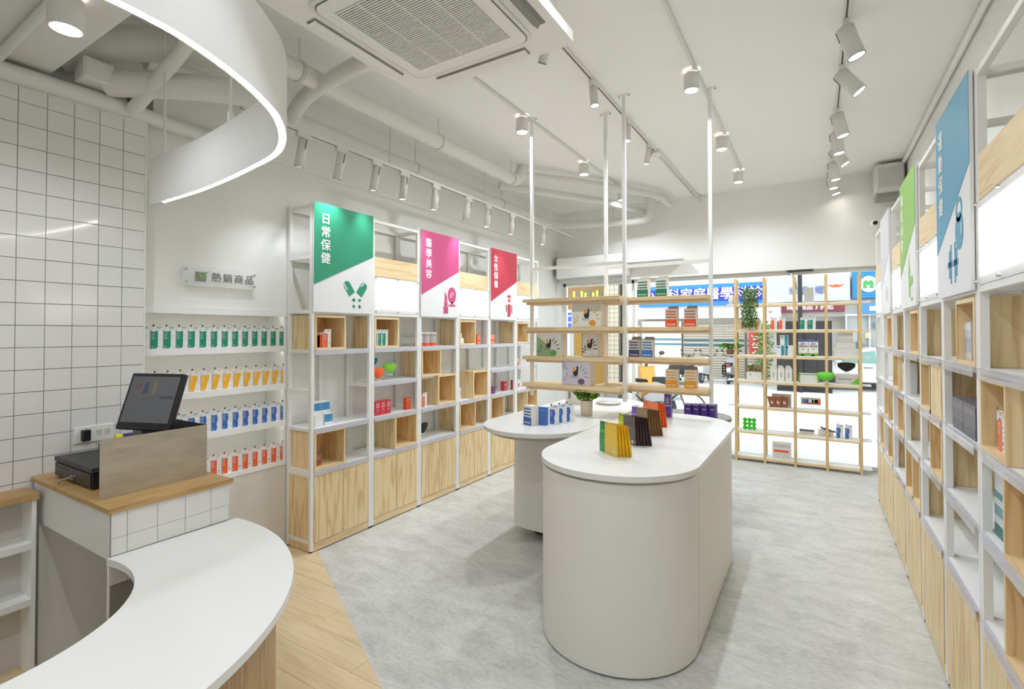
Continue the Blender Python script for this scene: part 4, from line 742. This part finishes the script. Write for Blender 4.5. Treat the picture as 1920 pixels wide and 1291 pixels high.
t = thing('water_dispenser', 'tall narrow white appliance with a grey slot behind the potted plant', 'appliance', (-1.93, 4.25, .941), .3); B().box(-.07, .07, 0, .12, 0, .26).obj('body', M((240, 240, 238), .3), t, bev=.01); B().box(-.045, -.02, -.002, 0, .05, .2).obj('slot', M((150, 150, 150), .4), t); B().box(-.085, .085, -.02, .13, -.0005, .008).obj('base_plate', M((232, 232, 230), .3), t)
t = thing('glass_cloche', 'clear glass cloche display on the far end of the rear island', 'cloche', (-1.66, 4.45, .941)); B().lathe([(.1, 0), (.11, .008), (.12, .011), (0.001, .011)], 30).obj('tray', M((248, 250, 250), .3), t); B().lathe([(.09, .016), (.09, .09), (.07, .12), (.02, .135), (.0, .136)], 26).obj('dome', M((246, 250, 250), .05, alpha=.25), t); B().lathe([(0, .136), (.01, .14), (.012, .152), (0, .16)], 12).obj('knob', M((240, 242, 242), .1), t)
# ================================================================== pine shelf in the shop window
WX, WY, WS = -.87, 6.858, .3251; WZ = [.07, .385, .69, 1.01, 1.326, 1.645, 1.968]; WD = .22
ws = thing('window_shelf', 'pine framed window shelf with white boards and seven levels', 'shelf', (WX, WY, 0))
for i in range(5):
    for y in (0, WD-.03): B().box(i*WS-.014, i*WS+.014, y, y+.03, 0, 2.288).obj('upright', FRM, ws)
for z in WZ:
    B().box(-.105, 4*WS+.10, .031 if z > .1 else .02, WD-.031, z-.014, z).obj('board', SHELFW, ws)
    for i in range(4):
        for y in (.006, WD-.024): B().box(i*WS+.0145, (i+1)*WS-.0145, y, y+.018, z-.038, z-.015).obj('cross_rail', PLYX, ws)
def Wp(c, l, u, back=.04): return (WX+c*WS+u*WS, WY+back, WZ[l]+.0008)
def pick(c, l): return 'column %s' % ORD[c]
for i in range(3): dup(PK['yellow'], Wp(0, 5, .26+.26*i, .06), 0, 'yellow and white boxed pack on the window shelf, %s of three' % ('left', 'middle', 'right')[i], 'packs on the window shelf', scale=(1, 1, .95))
for i in range(2): dup(PK['orange'], Wp(1, 5, .32+.27*i), 0, 'orange and white boxed pack on the window shelf, %s of two' % ('left', 'right')[i], 'packs on the window shelf', scale=(1.1, 1, 1.05))
for i in range(2): dup(PK['green'], Wp(2, 5, .30+.26*i), 0, 'green and white boxed pack on the window shelf, %s of two' % ('left', 'right')[i], 'packs on the window shelf', scale=(1.1, 1, 1.05))
for i in range(2): dup(PK['blue'], Wp(3, 1, .38+.26*i), 0, 'blue and white boxed pack low on the window shelf, %s of two' % ('left', 'right')[i], 'packs on the window shelf', scale=(1.1, 1, 1.15))
for i, (u, z) in enumerate(((.54, 0), (.83, 0), (.66, .124))): carton('teal_carton', 'white and teal box on the window shelf, %s' % ('bottom left of three', 'bottom right of three', 'top of three')[i], 'box', (WX+WS*(1+u), WY+.045, WZ[4]+.001+z), 0, .088, .06, .122, (232, 232, 232), [(0, 1, (40, 150, 168), .55, .95) if i != 1 else (0, 1, (40, 150, 168), .02, .3), (.75, .88, (60, 110, 160), .1, .4)])
for i in range(2):
    t = carton('juice_carton', 'white SO Good carton with a blue cap, %s of two on the window shelf' % ('left', 'right')[i], 'carton', Wp(2, 4, .27+.325*i, .05), 0, .1, .07, .19, (238, 236, 230), [(.9, 1, (50, 60, 170)), (0, .18, (110, 170, 60)), (.0, .1, (236, 130, 60), .3, .6)])
    text('SO', .036, M((40, 44, 120), .5), t, 0, -.0015, .145, .02); text('Good', .034, M((40, 44, 120), .5), t, 0, -.0015, .118, .02); B().box(-.012, .012, -.0016, -.001, .075, .09).obj('fruit_print', M((150, 180, 60), .5), t); B().cyl((.02, .035, .191), (.02, .035, .207), .014, n=14).obj('cap', M((40, 60, 190), .4), t)
for i in range(3):
    t = thing('gable_carton', 'plain white gable-top carton on the window shelf, %s of three' % ('left', 'middle', 'right')[i], 'carton', Wp(1, 3, .30+.25*i, .05), 0, 'white gable cartons'); B().box(-.036, .036, 0, .075, 0, .15).obj('carton', M((232, 230, 224), .4), t); B().plate([(-.036, .15), (.036, .15), (.012, .19), (-.03, .19)], .004, .071).obj('gable', M((226, 224, 218), .4), t); B().box(-.004, .003, -.001, 0, .045, .11).obj('print_bar', M((120, 118, 112), .5), t)
t = carton('tissue_pack', 'white and green soft pack on the window shelf', 'pack', Wp(2, 3, .44, .04), 0, .215, .1, .105, (226, 228, 224), [(0, 1, (150, 180, 70), 0, .1), (0, 1, (150, 180, 70), .9, 1), (.88, 1, (92, 186, 76))])
mask('bright green face mask between two packs on the window shelf', (WX+WS*2.97, WY+.02, WZ[3]+.085), 0, (110, 206, 60), 1.15); mask('black face mask standing on a box on the window shelf', (WX+WS*3.6, WY+.1, WZ[3]+.2), 0, (40, 38, 36), 1.15)
t = carton('mask_box', 'grey mask box with a green corner on the window shelf', 'box', Wp(3, 3, .62, .05), 0, .225, .1, .115, (206, 204, 196), [(.48, .56, (120, 118, 114), .12, .7)]); B().plate([(.02, .001), (.111, .001), (.111, .08)], -.0012, 0).obj('green_corner', M((120, 200, 60), .4), t)
for i in range(3):
    t = thing('snack_bag', 'brown snack bag with a white mark on the window shelf, %s of three' % ('left', 'middle', 'right')[i], 'bag', Wp(1, 2, .26+.19*i, .05+.012*i), .1-.1*i, 'brown snack bags'); B().plate([(-.03, 0), (.03, 0), (.042, .125), (-.042, .135)], 0, .03).obj('pouch', M((150, 92, 60), .5), t, rot=(0, -.14+.1*i, 0), bev=.006); B().plate([(-.012, .045), (.012, .045), (.012, .075), (.006, .075), (.006, .06), (-.004, .06), (-.004, .08), (-.012, .08)], -.001, 0).obj('white_mark', M((238, 232, 224), .5), t, rot=(0, -.14+.1*i, 0))
carton('display_card', 'grey display card behind the brown snack bags', 'card', Wp(1, 2, .55, .12), 0, .21, .004, .16, (196, 188, 176), [])
t = thing('mask_case', 'clear case with colourful masks hung on the window shelf', 'case', Wp(2, 2, .5, .05)); B().box(-.11, .11, 0, .03, 0, .15).obj('clear_box', M((244, 244, 242), .1, alpha=.25), t); B().box(-.1, .1, .004, .01, .06, .14).obj('frame_print', M((190, 170, 140), .5), t)
for x, c in ((-.05, (80, 130, 200)), (.0, (232, 232, 232)), (.045, (120, 190, 90)), (.075, (236, 120, 60))): B().box(x-.035, x+.025, .0, .004, .085, .12).obj('colour_patch', M(c, .5), t)
B().box(-.08, .09, .0, .004, .07, .084).obj('colour_patch', M((232, 110, 60), .5), t)
k_ = 0
for r in range(3):
    for c in range(3):
        t = thing('green_ball', 'bright green ball in the stack on the window shelf, %s row %s' % (('bottom', 'middle', 'top')[r], ('left', 'centre', 'right')[c]), 'ball', (WX+WS*.30+.051*c, WY+.07, WZ[1]+.001+.049*r), 0, 'stack of green balls'); B().ball((0, 0, .0255), .0258, 14, 10).obj('ball', M((60, 200, 20), .4), t); B().cyl((0, 0, .0495), (.002, 0, .053), .002, n=6).obj('stem', M((60, 80, 30), .6), t)
for i in range(2):
    t = thing('mask_leaflet', 'cream mask leaflet box with a dark band low on the window shelf, %s of two' % ('left', 'right')[i], 'box', Wp(2, 1, .38+.58*i, .04), 0); B().box(-.08, .075, 0, .05, 0, .05 if i == 0 else .08).obj('carton', M((226, 220, 206), .5), t, rot=(0, .0 if i == 0 else .0, 0)); B().box(-.08, .075, -.006, .056, .05 if i == 0 else .08, .062 if i == 0 else .092).obj('dark_band', M((70, 66, 72), .5), t, rot=(0, .0 if i == 0 else .28, 0)); B().box(-.05, .05, -.001, 0, .02, .024).obj('print_line', M((120, 100, 90), .5), t)
t = carton('meal_carton', 'white and orange food box on the lowest window shelf board', 'box', Wp(1, 0, .55, .03), 0, .2, .1, .19, (228, 226, 222), [(.42, .58, (230, 104, 50), .08, .9), (.72, .95, (206, 198, 190), .06, .94), (.05, .38, (214, 212, 210), .08, .46), (.05, .38, (214, 212, 210), .52, .92)])
t = thing('tiered_stand', 'pale tiered paper stand on the window shelf', 'display stand', Wp(3, 4, .58, .06)); 
for w, z0, z1 in ((.125, 0, .09), (.095, .09, .17), (.07, .17, .305)): B().box(-w, w, 0, .12*w/.125, z0, z1).obj('tier', M((222, 221, 216), .5), t, bev=.004)
t = carton('grey_carton', 'plain grey box on the top board of the window shelf', 'box', Wp(2, 6, .47, .06), 0, .095, .06, .175, (190, 190, 182), [])
t = thing('white_vase', 'small white vase at the left end of the top window shelf board', 'vase', (WX-.055, WY+.1, WZ[6]+.001)); B().lathe([(0, 0), (.03, 0), (.04, .05), (.034, .1), (.03, .12), (.026, .12), (.0, .02)], 24).obj('body', M((226, 226, 220), .3), t); B().cyl((0, 0, .118), (0, 0, .12), .027, n=16).obj('mouth', M((190, 190, 184), .4), t)
# hanging plant, fern, dry plant box
hp = thing('trailing_plant', 'trailing green plant spilling from the top of the window shelf', 'plant', Wp(0, 6, .5, .06)); B().lathe([(0, 0), (.05, 0), (.06, .07), (.055, .07), (0, .05)], 20).obj('pot', M((120, 110, 80), .7), hp)
def trail(i):
    a = random.uniform(0, 6.3); r = .105*math.sqrt(random.random()); z = random.uniform(-.28, .2); r *= 1 if z > 0 else (1+.2*z/.26); fr = -.05 if z < .02 else 0
    return ((r*math.cos(a), fr+r*math.sin(a)*(.6 if z < 0 else 1)-(.04 if z < 0 else 0), z), (random.uniform(-.5, .5), random.uniform(-.8, .2), -1))
l = leafball('foliage', hp, [(70, 110, 40), (96, 130, 56), (120, 150, 80), (60, 92, 36)], 1500, trail, .028); l['kind'] = 'stuff'
fe = thing('potted_fern', 'bright green fern in a woven basket on the left end of the window shelf', 'plant', (WX-.075, WY+.1, WZ[4]+.001)); B().lathe([(0, 0), (.04, 0), (.055, .06), (.05, .06), (0, .05)], 18).obj('basket', M((150, 106, 64), .8), fe)
def fern(i):
    a = random.uniform(0, 6.3); s_ = random.random(); r = .11*s_; return ((r*math.cos(a), r*math.sin(a), .07+.09*math.sin(s_*2.4)-.05*s_), (math.cos(a), math.sin(a), random.uniform(-.3, .6)))
l = leafball('fronds', fe, [(86, 150, 50), (120, 180, 70), (64, 122, 40)], 420, fern, .035); l['kind'] = 'stuff'
dx = thing('dry_plant_box', 'pale green grasses in a white planter on the window shelf', 'plant', Wp(0, 3, .62, .06)); B().box(-.085, .085, 0, .09, 0, .1).obj('planter', M((226, 226, 220), .5), dx, bev=.004); B().box(-.05, -.03, -.002, 0, .06, .08).obj('emblem', M((180, 160, 80), .5), dx)
l = leafball('grasses', dx, [(160, 160, 96), (190, 180, 120), (140, 150, 100), (200, 170, 160)], 300, lambda i: ((random.uniform(-.08, .08), random.uniform(.01, .08), .1+random.uniform(0, .04)), (random.uniform(-.5, .5), random.uniform(-.4, .3), 1)), .05); l['kind'] = 'stuff'
for k in list(PK): proto_del(PK[k])
# ================================================================== the street beyond the glass
FY = 19.0
struct(box('ground_street', -40, 30, 7.3, 60, -.12, -.06, M((214, 214, 212), .8, name='pale_asphalt')))
struct(box('ground_pavement', -14, 8, 7.25, 9.2, -.1, -.02, M((206, 206, 202), .8)))
for y in (12.2, 15.8): tag(box('road_line', -20, 12, y, y+.12, -.06, -.056, M((240, 240, 240), .7)), 'white painted line on the road, %s one' % ('nearer' if y < 13 else 'farther'), 'road marking')
FC = M((214, 210, 202), .8); SH = M((168, 160, 146), .5); SHB = M((54, 104, 116), .5)
fb = thing('shop_building', 'pale street building across the road with a row of shop signs', 'building', (0, FY+.4, -.06))
B().box(-26, 12, .3, 6, 0, 12).obj('wall', FC, fb); B().box(-26, 12, -.255, .3, 2.2, 3.75).obj('fascia', M((222, 220, 214), .7), fb); B().box(-26, 12, -.3, .3, 3.75, 4.3).obj('canopy', M((232, 230, 226), .7), fb)
for i in range(6):
    for fl in range(2):
        x = -11+i*3.2; wn = B().box(x, x+1.9, .24, .3, 5.6+fl*3, 7.4+fl*3).obj('window', M((180, 184, 186), .4), fb); B().box(x+.08, x+1.82, .22, .24, 5.68+fl*3, 7.32+fl*3).obj('pane', M((120, 134, 142), .1), wn)
for i, (x0, x1) in enumerate(((-4.3, -2.15), (-2.1, -1.5), (-8, -5.9))):
    rs = B().box(x0, x1, .1, .16, 0, 2.0).obj('roller_shutter', SH, fb)
    nsl = 22
    for k in range(nsl): B().box(x0+.03, x1-.03, .07, .1, .02+k*.0895, .085+k*.0895).obj('shutter_slat', SHB if k in (13, 15) else M((186, 178, 164), .5), rs)
B().box(-5.85, -4.35, .0, .2, 0, 2.12).obj('closed_hoarding', M((228, 224, 214), .6), fb); 
for z in (1.2, 1.38): B().box(-5.85, -4.35, -.004, 0, z, z+.08).obj('teal_stripe', M((90, 132, 146), .6), fb)
def board(label, x0, x1, z0, z1, col, y=FY, emit=0, cat='sign'):
    t = thing('shop_sign', label, cat, (x0, y, z0), 0, 'shop signs across the street'); B().box(0, x1-x0, 0, max(.12, FY+.14-y) if y > 17.9 else .12, 0, z1-z0).obj('panel', M(col, .5, emit=emit), t); return t
t = board('long blue shop sign with white characters across the street', -5.84, -1.50, 2.60, 3.36, (44, 48, 170))
w = 4.34
for z in (0, .62): B().box(0, w, -.004, 0, z, z+.14).obj('light_band', M((40, 130, 200), .5), t)
for i, ch in enumerate('小兒科家庭醫學科診'): text(ch, .46, M((246, 246, 246), .5), t, .4+i*.46, -.012, .385, .012)
t = board('white shop sign with blue brush characters across the street', -1.4, .92, 2.62, 3.40, (190, 191, 194), FY-.25)
for x, ch in ((.78, '幸'), (1.05, '福'), (1.52, '鄉')): text(ch, .30, M((50, 84, 160), .5), t, x, -.012, .34, .0)
B().plate([(1.72, .52), (1.86, .43), (2.05, .43), (2.18, .52), (2.0, .5), (1.95, .54), (1.9, .5)], -.006, 0).obj('orange_emblem', M((214, 96, 50), .5), t); B().box(1.66, 2.26, -.004, 0, .2, .24).obj('small_print', M((236, 190, 170), .5), t)
t = board('sky blue ribbed shop sign with a round white emblem', .98, 2.7, 2.68, 3.55, (36, 130, 182), FY-.2)
for i in range(12): B().box(0, 1.7, -.02, 0, .03+i*.07, .06+i*.07).obj('rib', M((46, 142, 192), .5), t)
B().plate(circ(.42, .43, .25, 30, sx=.9), -.03, -.02).obj('emblem_disc', M((214, 214, 214), .5), t); B().plate([(.28, .3), (.37, .3), (.37, .4), (.45, .4), (.45, .3), (.54, .3), (.54, .5), (.46, .56), (.41, .5), (.36, .56), (.28, .5)], -.036, -.03).obj('emblem_mark', M((70, 160, 84), .5), t)
t = board('maroon banner sign with white characters across the street', -1.0, .78, 2.28, 2.58, (122, 48, 66), FY-.3)
for i, ch in enumerate('精選商品3折起'): text(ch, .19, M((236, 226, 228), .5), t, .28+i*.185, -.012, .15, .02)
t = board('tall red street sign with white print behind the window shelf', -1.86, -1.46, .78, 1.72, (200, 66, 66), FY-1.2)
for i in range(3): B().box(.1, .3, -.006, 0, .68-.26*i, .72-.26*i).obj('print_bar', M((250, 232, 232), .5), t); B().box(.12, .28, -.006, 0, .60-.26*i, .64-.26*i).obj('print_bar', M((250, 232, 232), .5), t)
B().box(.18, .22, .02, .06, -.84, 0).obj('post', M((180, 180, 180), .5), t)
t = board('blue shop sign with pale squares at the right across the street', 1.2, 3, 2.2, 2.5, (74, 130, 178), FY-.4)
for i in range(5): B().box(.2+.3*i, .38+.3*i, -.006, 0, .08, .22).obj('pale_square', M((190, 206, 222), .5), t)
t = board('white sign box with a small red emblem across the street', -1.62, -.98, 1.9, 2.6, (244, 244, 246), FY-.35); B().plate([(.25, .42), (.33, .37), (.42, .42), (.33, .43)], -.006, 0).obj('red_emblem', M((226, 90, 90), .5), t)
# dark kiosk, glass shop front, greenery
kb = thing('dark_kiosk', 'dark brown shuttered kiosk across the road', 'kiosk', (-.42, 16.3, -.06)); B().box(-.55, .8, 0, .9, 0, 2.0).obj('body', M((38, 34, 34), .6), kb)
for i in range(4): B().box(-.54+.33*i, -.22+.33*i, -.02, 0, .1, 1.85).obj('door_panel', M((44, 39, 39), .6), kb)
tag(B().cyl((-.372, 16.15, -.06), (-.372, 16.15, 6), .055, n=14).obj('street_pole', M((38, 34, 34), .6)), 'black street pole standing in front of the dark kiosk', 'pole')
gf = thing('glass_shop_front', 'grey glazed shop front full of goods at the right across the street', 'shop front', (1.6, FY-.1, -.06)); B().box(-.8, 1.6, .1, .3, 0, 2.2).obj('backdrop', M((172, 176, 174), .6), gf)
for i in range(4): B().box(-.8+.6*i, -.76+.6*i, -.02, .08, 0, 2.25).obj('mullion', M((206, 208, 206), .4), gf)
for i in range(10): B().box(-.75+.23*i, -.6+.23*i, .0, .1, .9+.3*(i % 4), 1.08+.3*(i % 4)).obj('shop_goods', M([(176, 70, 84), (90, 110, 100), (210, 196, 150), (120, 130, 150)][i % 4], .6), gf)
B().box(-.8, 1.6, -.03, .0, 2.2, 2.26).obj('lintel', M((220, 220, 216), .5), gf)
iv = thing('climbing_greenery', 'column of bright green leaves beside the dark kiosk', 'plant', (-1.42, 17.6, -.06)); B().cyl((0, 0, 0), (0, 0, 1.5), .04, n=8).obj('trunk', M((110, 96, 70), .8), iv)
l = leafball('foliage', iv, [(96, 140, 60), (140, 180, 90), (70, 110, 50), (180, 206, 140)], 900, lambda i: ((random.gauss(0, .13), random.gauss(0, .13), random.uniform(.25, 2.0)), (random.uniform(-1, 1), random.uniform(-1, 1), random.uniform(-1, 1))), .1); l['kind'] = 'stuff'
# arcade pillar with small tiles, mustard doors and a patterned board next door
ap = thing('arcade_pillar', 'grey beige pillar clad in small square tiles outside the left window', 'pillar', (-3.36, 9.6, -.06)); B().box(-.28, .0, 0, .5, 0, 3.4).obj('core', M((120, 112, 100), .8), ap)
tm = B().box(.004, .0895, -.006, 0, .004, .0895).mesh('tile', M((196, 186, 168), .5))
for i in range(3):
    for k in range(36): o = bpy.data.objects.new('tile', tm); C.objects.link(o); par(o, ap); o.location = (-.278+i*.0925, 0, .03+k*.0925)
np_ = thing('white_pillar', 'plain white pillar edge right of the tiled pillar outside', 'pillar', (-3.3, 9.7, -.06)); B().box(0, .2, 0, .3, 0, 3.4).obj('shaft', M((226, 224, 218), .6), np_); B().box(.08, .1, -.01, 0, 0, 3.4).obj('groove', M((200, 198, 192), .6), np_)
md = thing('mustard_door', 'mustard yellow door panels next door outside the left window', 'door', (-4.6, 10.2, -.06))
for i, (a, b_) in enumerate(((0, .18), (.2, .36), (.42, .84))): B().box(a, b_, 0, .05, 0, 1.72).obj('door_leaf', M((150, 112, 16), .5), md)
B().box(.36, .42, -.01, .05, 0, 1.75).obj('frame', M((190, 188, 184), .4), md); B().box(.84, .92, -.01, .05, 0, 2.18).obj('frame', M((170, 168, 164), .4), md); B().box(-.06, 0, -.01, .05, 0, 2.18).obj('frame', M((170, 168, 164), .4), md)
pb = board('brown and lime patterned board high outside the left window', -4.72, -3.72, 2.12, 2.62, (136, 106, 58), 10.1)
for i in range(9): B().box(.14+.09*i, .2+.09*i, -.01, 0, .08+.03*(i % 3), .4-.04*(i % 2)).obj('lime_shape', M([(196, 206, 70), (112, 112, 120), (206, 206, 90)][i % 3], .5), pb)
bs = board('small blue sign with white characters in the gap of the left window', -5.6, -5.0, 1.75, 2.12, (60, 90, 220), 11.5); B().box(.28, .32, .02, .06, -1.81, 0).obj('post', M((170, 170, 170), .5), bs); text('口', .26, M((250, 250, 250), .5), bs, .3, -.01, .18, .02)
# ------------------------------------------------------------------ vehicles
def wheel(parent, x, y, r, w=.12, rim=(150, 150, 152)):
    o = B().lathe([(r*.66, -w/2), (r*.95, -w/2), (r, -w/4), (r, w/4), (r*.95, w/2), (r*.66, w/2)], 28).obj('tyre', M((60, 62, 66), .8), parent, (x, y, r), (PI/2, 0, 0))
    B().cyl((0, 0, -w*.4), (0, 0, w*.4), r*.66, n=24).obj('rim', M(rim, .35, .5), o)
    for k in range(5): B().box(-.02, .02, 0, r*.6, w*.4, w*.42+.01).obj('spoke', M((214, 214, 216), .3, .4), o, rot=(0, 0, k*2*PI/5))
car = thing('white_car', 'white saloon car parked across the street behind the window shelf', 'car', (-.6, 18.05, -.06)); CW = M((240, 240, 240), .25, spec=.6, coat=.5)
side = [(0, .25), (0.02, .55), (.25, .68), (.95, .76), (1.5, 1.14), (1.9, 1.24), (2.6, 1.24), (3.2, 1.08), (3.7, .82), (4.15, .76), (4.25, .5), (4.2, .25)]
bd = B().plate(side, -.8, .8).obj('body', CW, car, bev=.06)
for poly in ([(1.12, .8), (1.55, 1.1), (2.02, 1.17), (2.05, .8)], [(2.12, .8), (2.1, 1.17), (2.6, 1.17), (3.05, 1.05), (3.35, .85)]): B().plate(poly, -.815, -.8).obj('side_window', M((120, 164, 158), .08), bd)
for x in (1.75, 2.75): B().box(x, x+.22, -.825, -.8, .665, .695).obj('door_handle', M((120, 120, 120), .3, .5), bd)
B().box(.15, 4.1, -.812, -.8, .24, .27).obj('sill_strip', M((70, 70, 72), .6), bd); B().ball((1.12, -.88, .86), .09, 10, 8, sq=(1.2, .6, .7)).obj('wing_mirror', CW, car)
for x in (.78, 3.4):
    for y in (-.72, .72): wheel(car, x, y, .32, .2)
def scooter(label, loc, rz, col, s=1.0, col2=None):
    t = thing('scooter', label, 'scooter', loc, rz, 'scooters parked on the street'); t.scale = (s, s, s); cm = M(col, .3, coat=.4)
    wheel(t, -.55, 0, .23, .1); wheel(t, .55, 0, .23, .1)
    B().plate([(-.8, .42), (-.2, .32), (.15, .3), (.2, .38), (-.1, .5), (-.25, .72), (-.8, .7)], -.14, .14).obj('rear_body', M(col2 or col, .3, coat=.4), t, bev=.05); B().plate([(-.85, .72), (-.1, .7), (-.12, .8), (-.8, .84)], -.12, .12).obj('seat', M((40, 40, 42), .6), t, bev=.03)
    B().plate([(.3, .3), (.45, .35), (.5, .95), (.38, 1.0), (.22, .6)], -.16, .16).obj('front_shield', cm, t, bev=.05); B().box(-.1, .35, -.14, .14, .26, .31).obj('footboard', M((60, 60, 62), .6), t)
    B().tube([(.52, 0, .25), (.42, 0, .95), (.36, 0, 1.06)], .03, 8).obj('steering_column', M((80, 80, 82), .4), t); B().tube([(.28, -.34, 1.08), (.38, -.12, 1.05), (.38, .12, 1.05), (.28, .34, 1.08)], .016, 8).obj('handlebar', M((40, 40, 42), .5), t)
    B().ball((.5, 0, .92), .1, 12, 8, sq=(.6, 1, .8)).obj('headlamp', M((210, 214, 216), .15), t); B().plate([(.42, .4), (.7, .46), (.78, .4), (.7, .52), (.5, .56)], -.07, .07).obj('front_mudguard', cm, t, bev=.02)
    for y in (-.3, .3): B().tube([(.34, y*.8, 1.06), (.36, y, 1.22)], .008, 6).obj('mirror_arm', M((50, 50, 52), .5), t); B().ball((.36, y*1.1, 1.25), .055, 10, 6, sq=(.3, 1.2, .8)).obj('mirror', M((60, 62, 66), .2), t)
    B().box(-.9, -.88, -.1, .1, .5, .64).obj('number_plate', M((230, 230, 230), .4), t); B().ball((-.84, 0, .74), .06, 10, 6, sq=(.5, 1.4, .6)).obj('tail_lamp', M((206, 60, 60), .3), t); B().cyl((-.7, .17, .3), (-.25, .17, .28), .045, n=10).obj('exhaust', M((90, 90, 92), .4, .5), t)
    return t
scooter('yellow and silver scooter parked just outside the left window', (-2.75, 10.0, -.06), 2.3, (226, 160, 40), 1.0, (186, 188, 194))
scooter('black scooter across the street, left of the fern', (-3.95, 22.2-4.2, -.06), 1.2, (52, 52, 56), .85); scooter('white scooter with a red tail lamp across the street, beside the fern', (-3.2, 17.9, -.06), 1.45, (214, 214, 214), .85); scooter('grey scooter across the street behind the planter', (-2.45, 18.0, -.06), 1.6, (150, 152, 156), .85)
bc = thing('bicycle', 'bicycle with thin wheels leaning outside below the hanging shelves', 'bicycle', (-2.3, 8.4, -.02), .35)
for x in (-.5, .5):
    o = B().tube([(.31*math.cos(2*PI*i/32), 0, .31*math.sin(2*PI*i/32)) for i in range(33)], .013, 6).obj('tyre', M((60, 60, 62), .7), bc, (x, 0, .325)); b = B()
    for k in range(12): b.cyl((0, 0, 0), (.3*math.cos(k*PI/6), 0, .3*math.sin(k*PI/6)), .0018, n=4)
    b.obj('spokes', CHROME, o)
b = B()
for a, c in (((-.5, .325), (-.15, .3)), ((-.15, .3), (-.25, .78)), ((-.5, .325), (-.23, .7)), ((-.23, .7), (.33, .74)), ((-.15, .3), (.36, .62)), ((.31, .84), (.5, .325))): b.cyl((a[0], 0, a[1]), (c[0], 0, c[1]), .016, n=8)
b.obj('frame', M((140, 142, 146), .35, .5), bc); B().plate([(-.38, .8), (-.12, .8), (-.14, .84), (-.36, .86)], -.07, .07).obj('saddle', M((40, 40, 42), .6), bc, bev=.02); B().tube([(.2, -.28, .92), (.32, -.1, .93), (.32, .1, .93), (.2, .28, .92)], .012, 8).obj('handlebar', CHROME, bc); B().box(.3, .58, -.12, .12, .62, .82).obj('basket', M((150, 150, 152), .4, .5), bc)
bg_ = thing('black_bin', 'dark round bin outside the left window', 'bin', (-3.12, 8.6, -.02)); B().lathe([(0, 0), (.19, 0), (.22, .6), (.2, .62), (0, .62)], 24).obj('barrel', M((70, 70, 70), .5), bg_); B().lathe([(.225, .58), (.23, .6), (.225, .62)], 24).obj('rim', M((110, 110, 110), .4), bg_)
lo = thing('hanging_tag', 'small black hanging tag with white marks in the window', 'tag', (-1.04, 7.1, 1.05)); B().box(-.027, .027, 0, .004, 0, .13).obj('card', M((40, 40, 40), .5), lo); B().cyl((0, .002, .13), (0, .002, 1.28), .001, n=4).obj('cord', M((120, 120, 120), .5), lo)
for z in (.03, .07, .1): B().box(-.008, .008, -.001, 0, z-.008, z+.006).obj('white_mark', M((236, 236, 236), .5), lo)
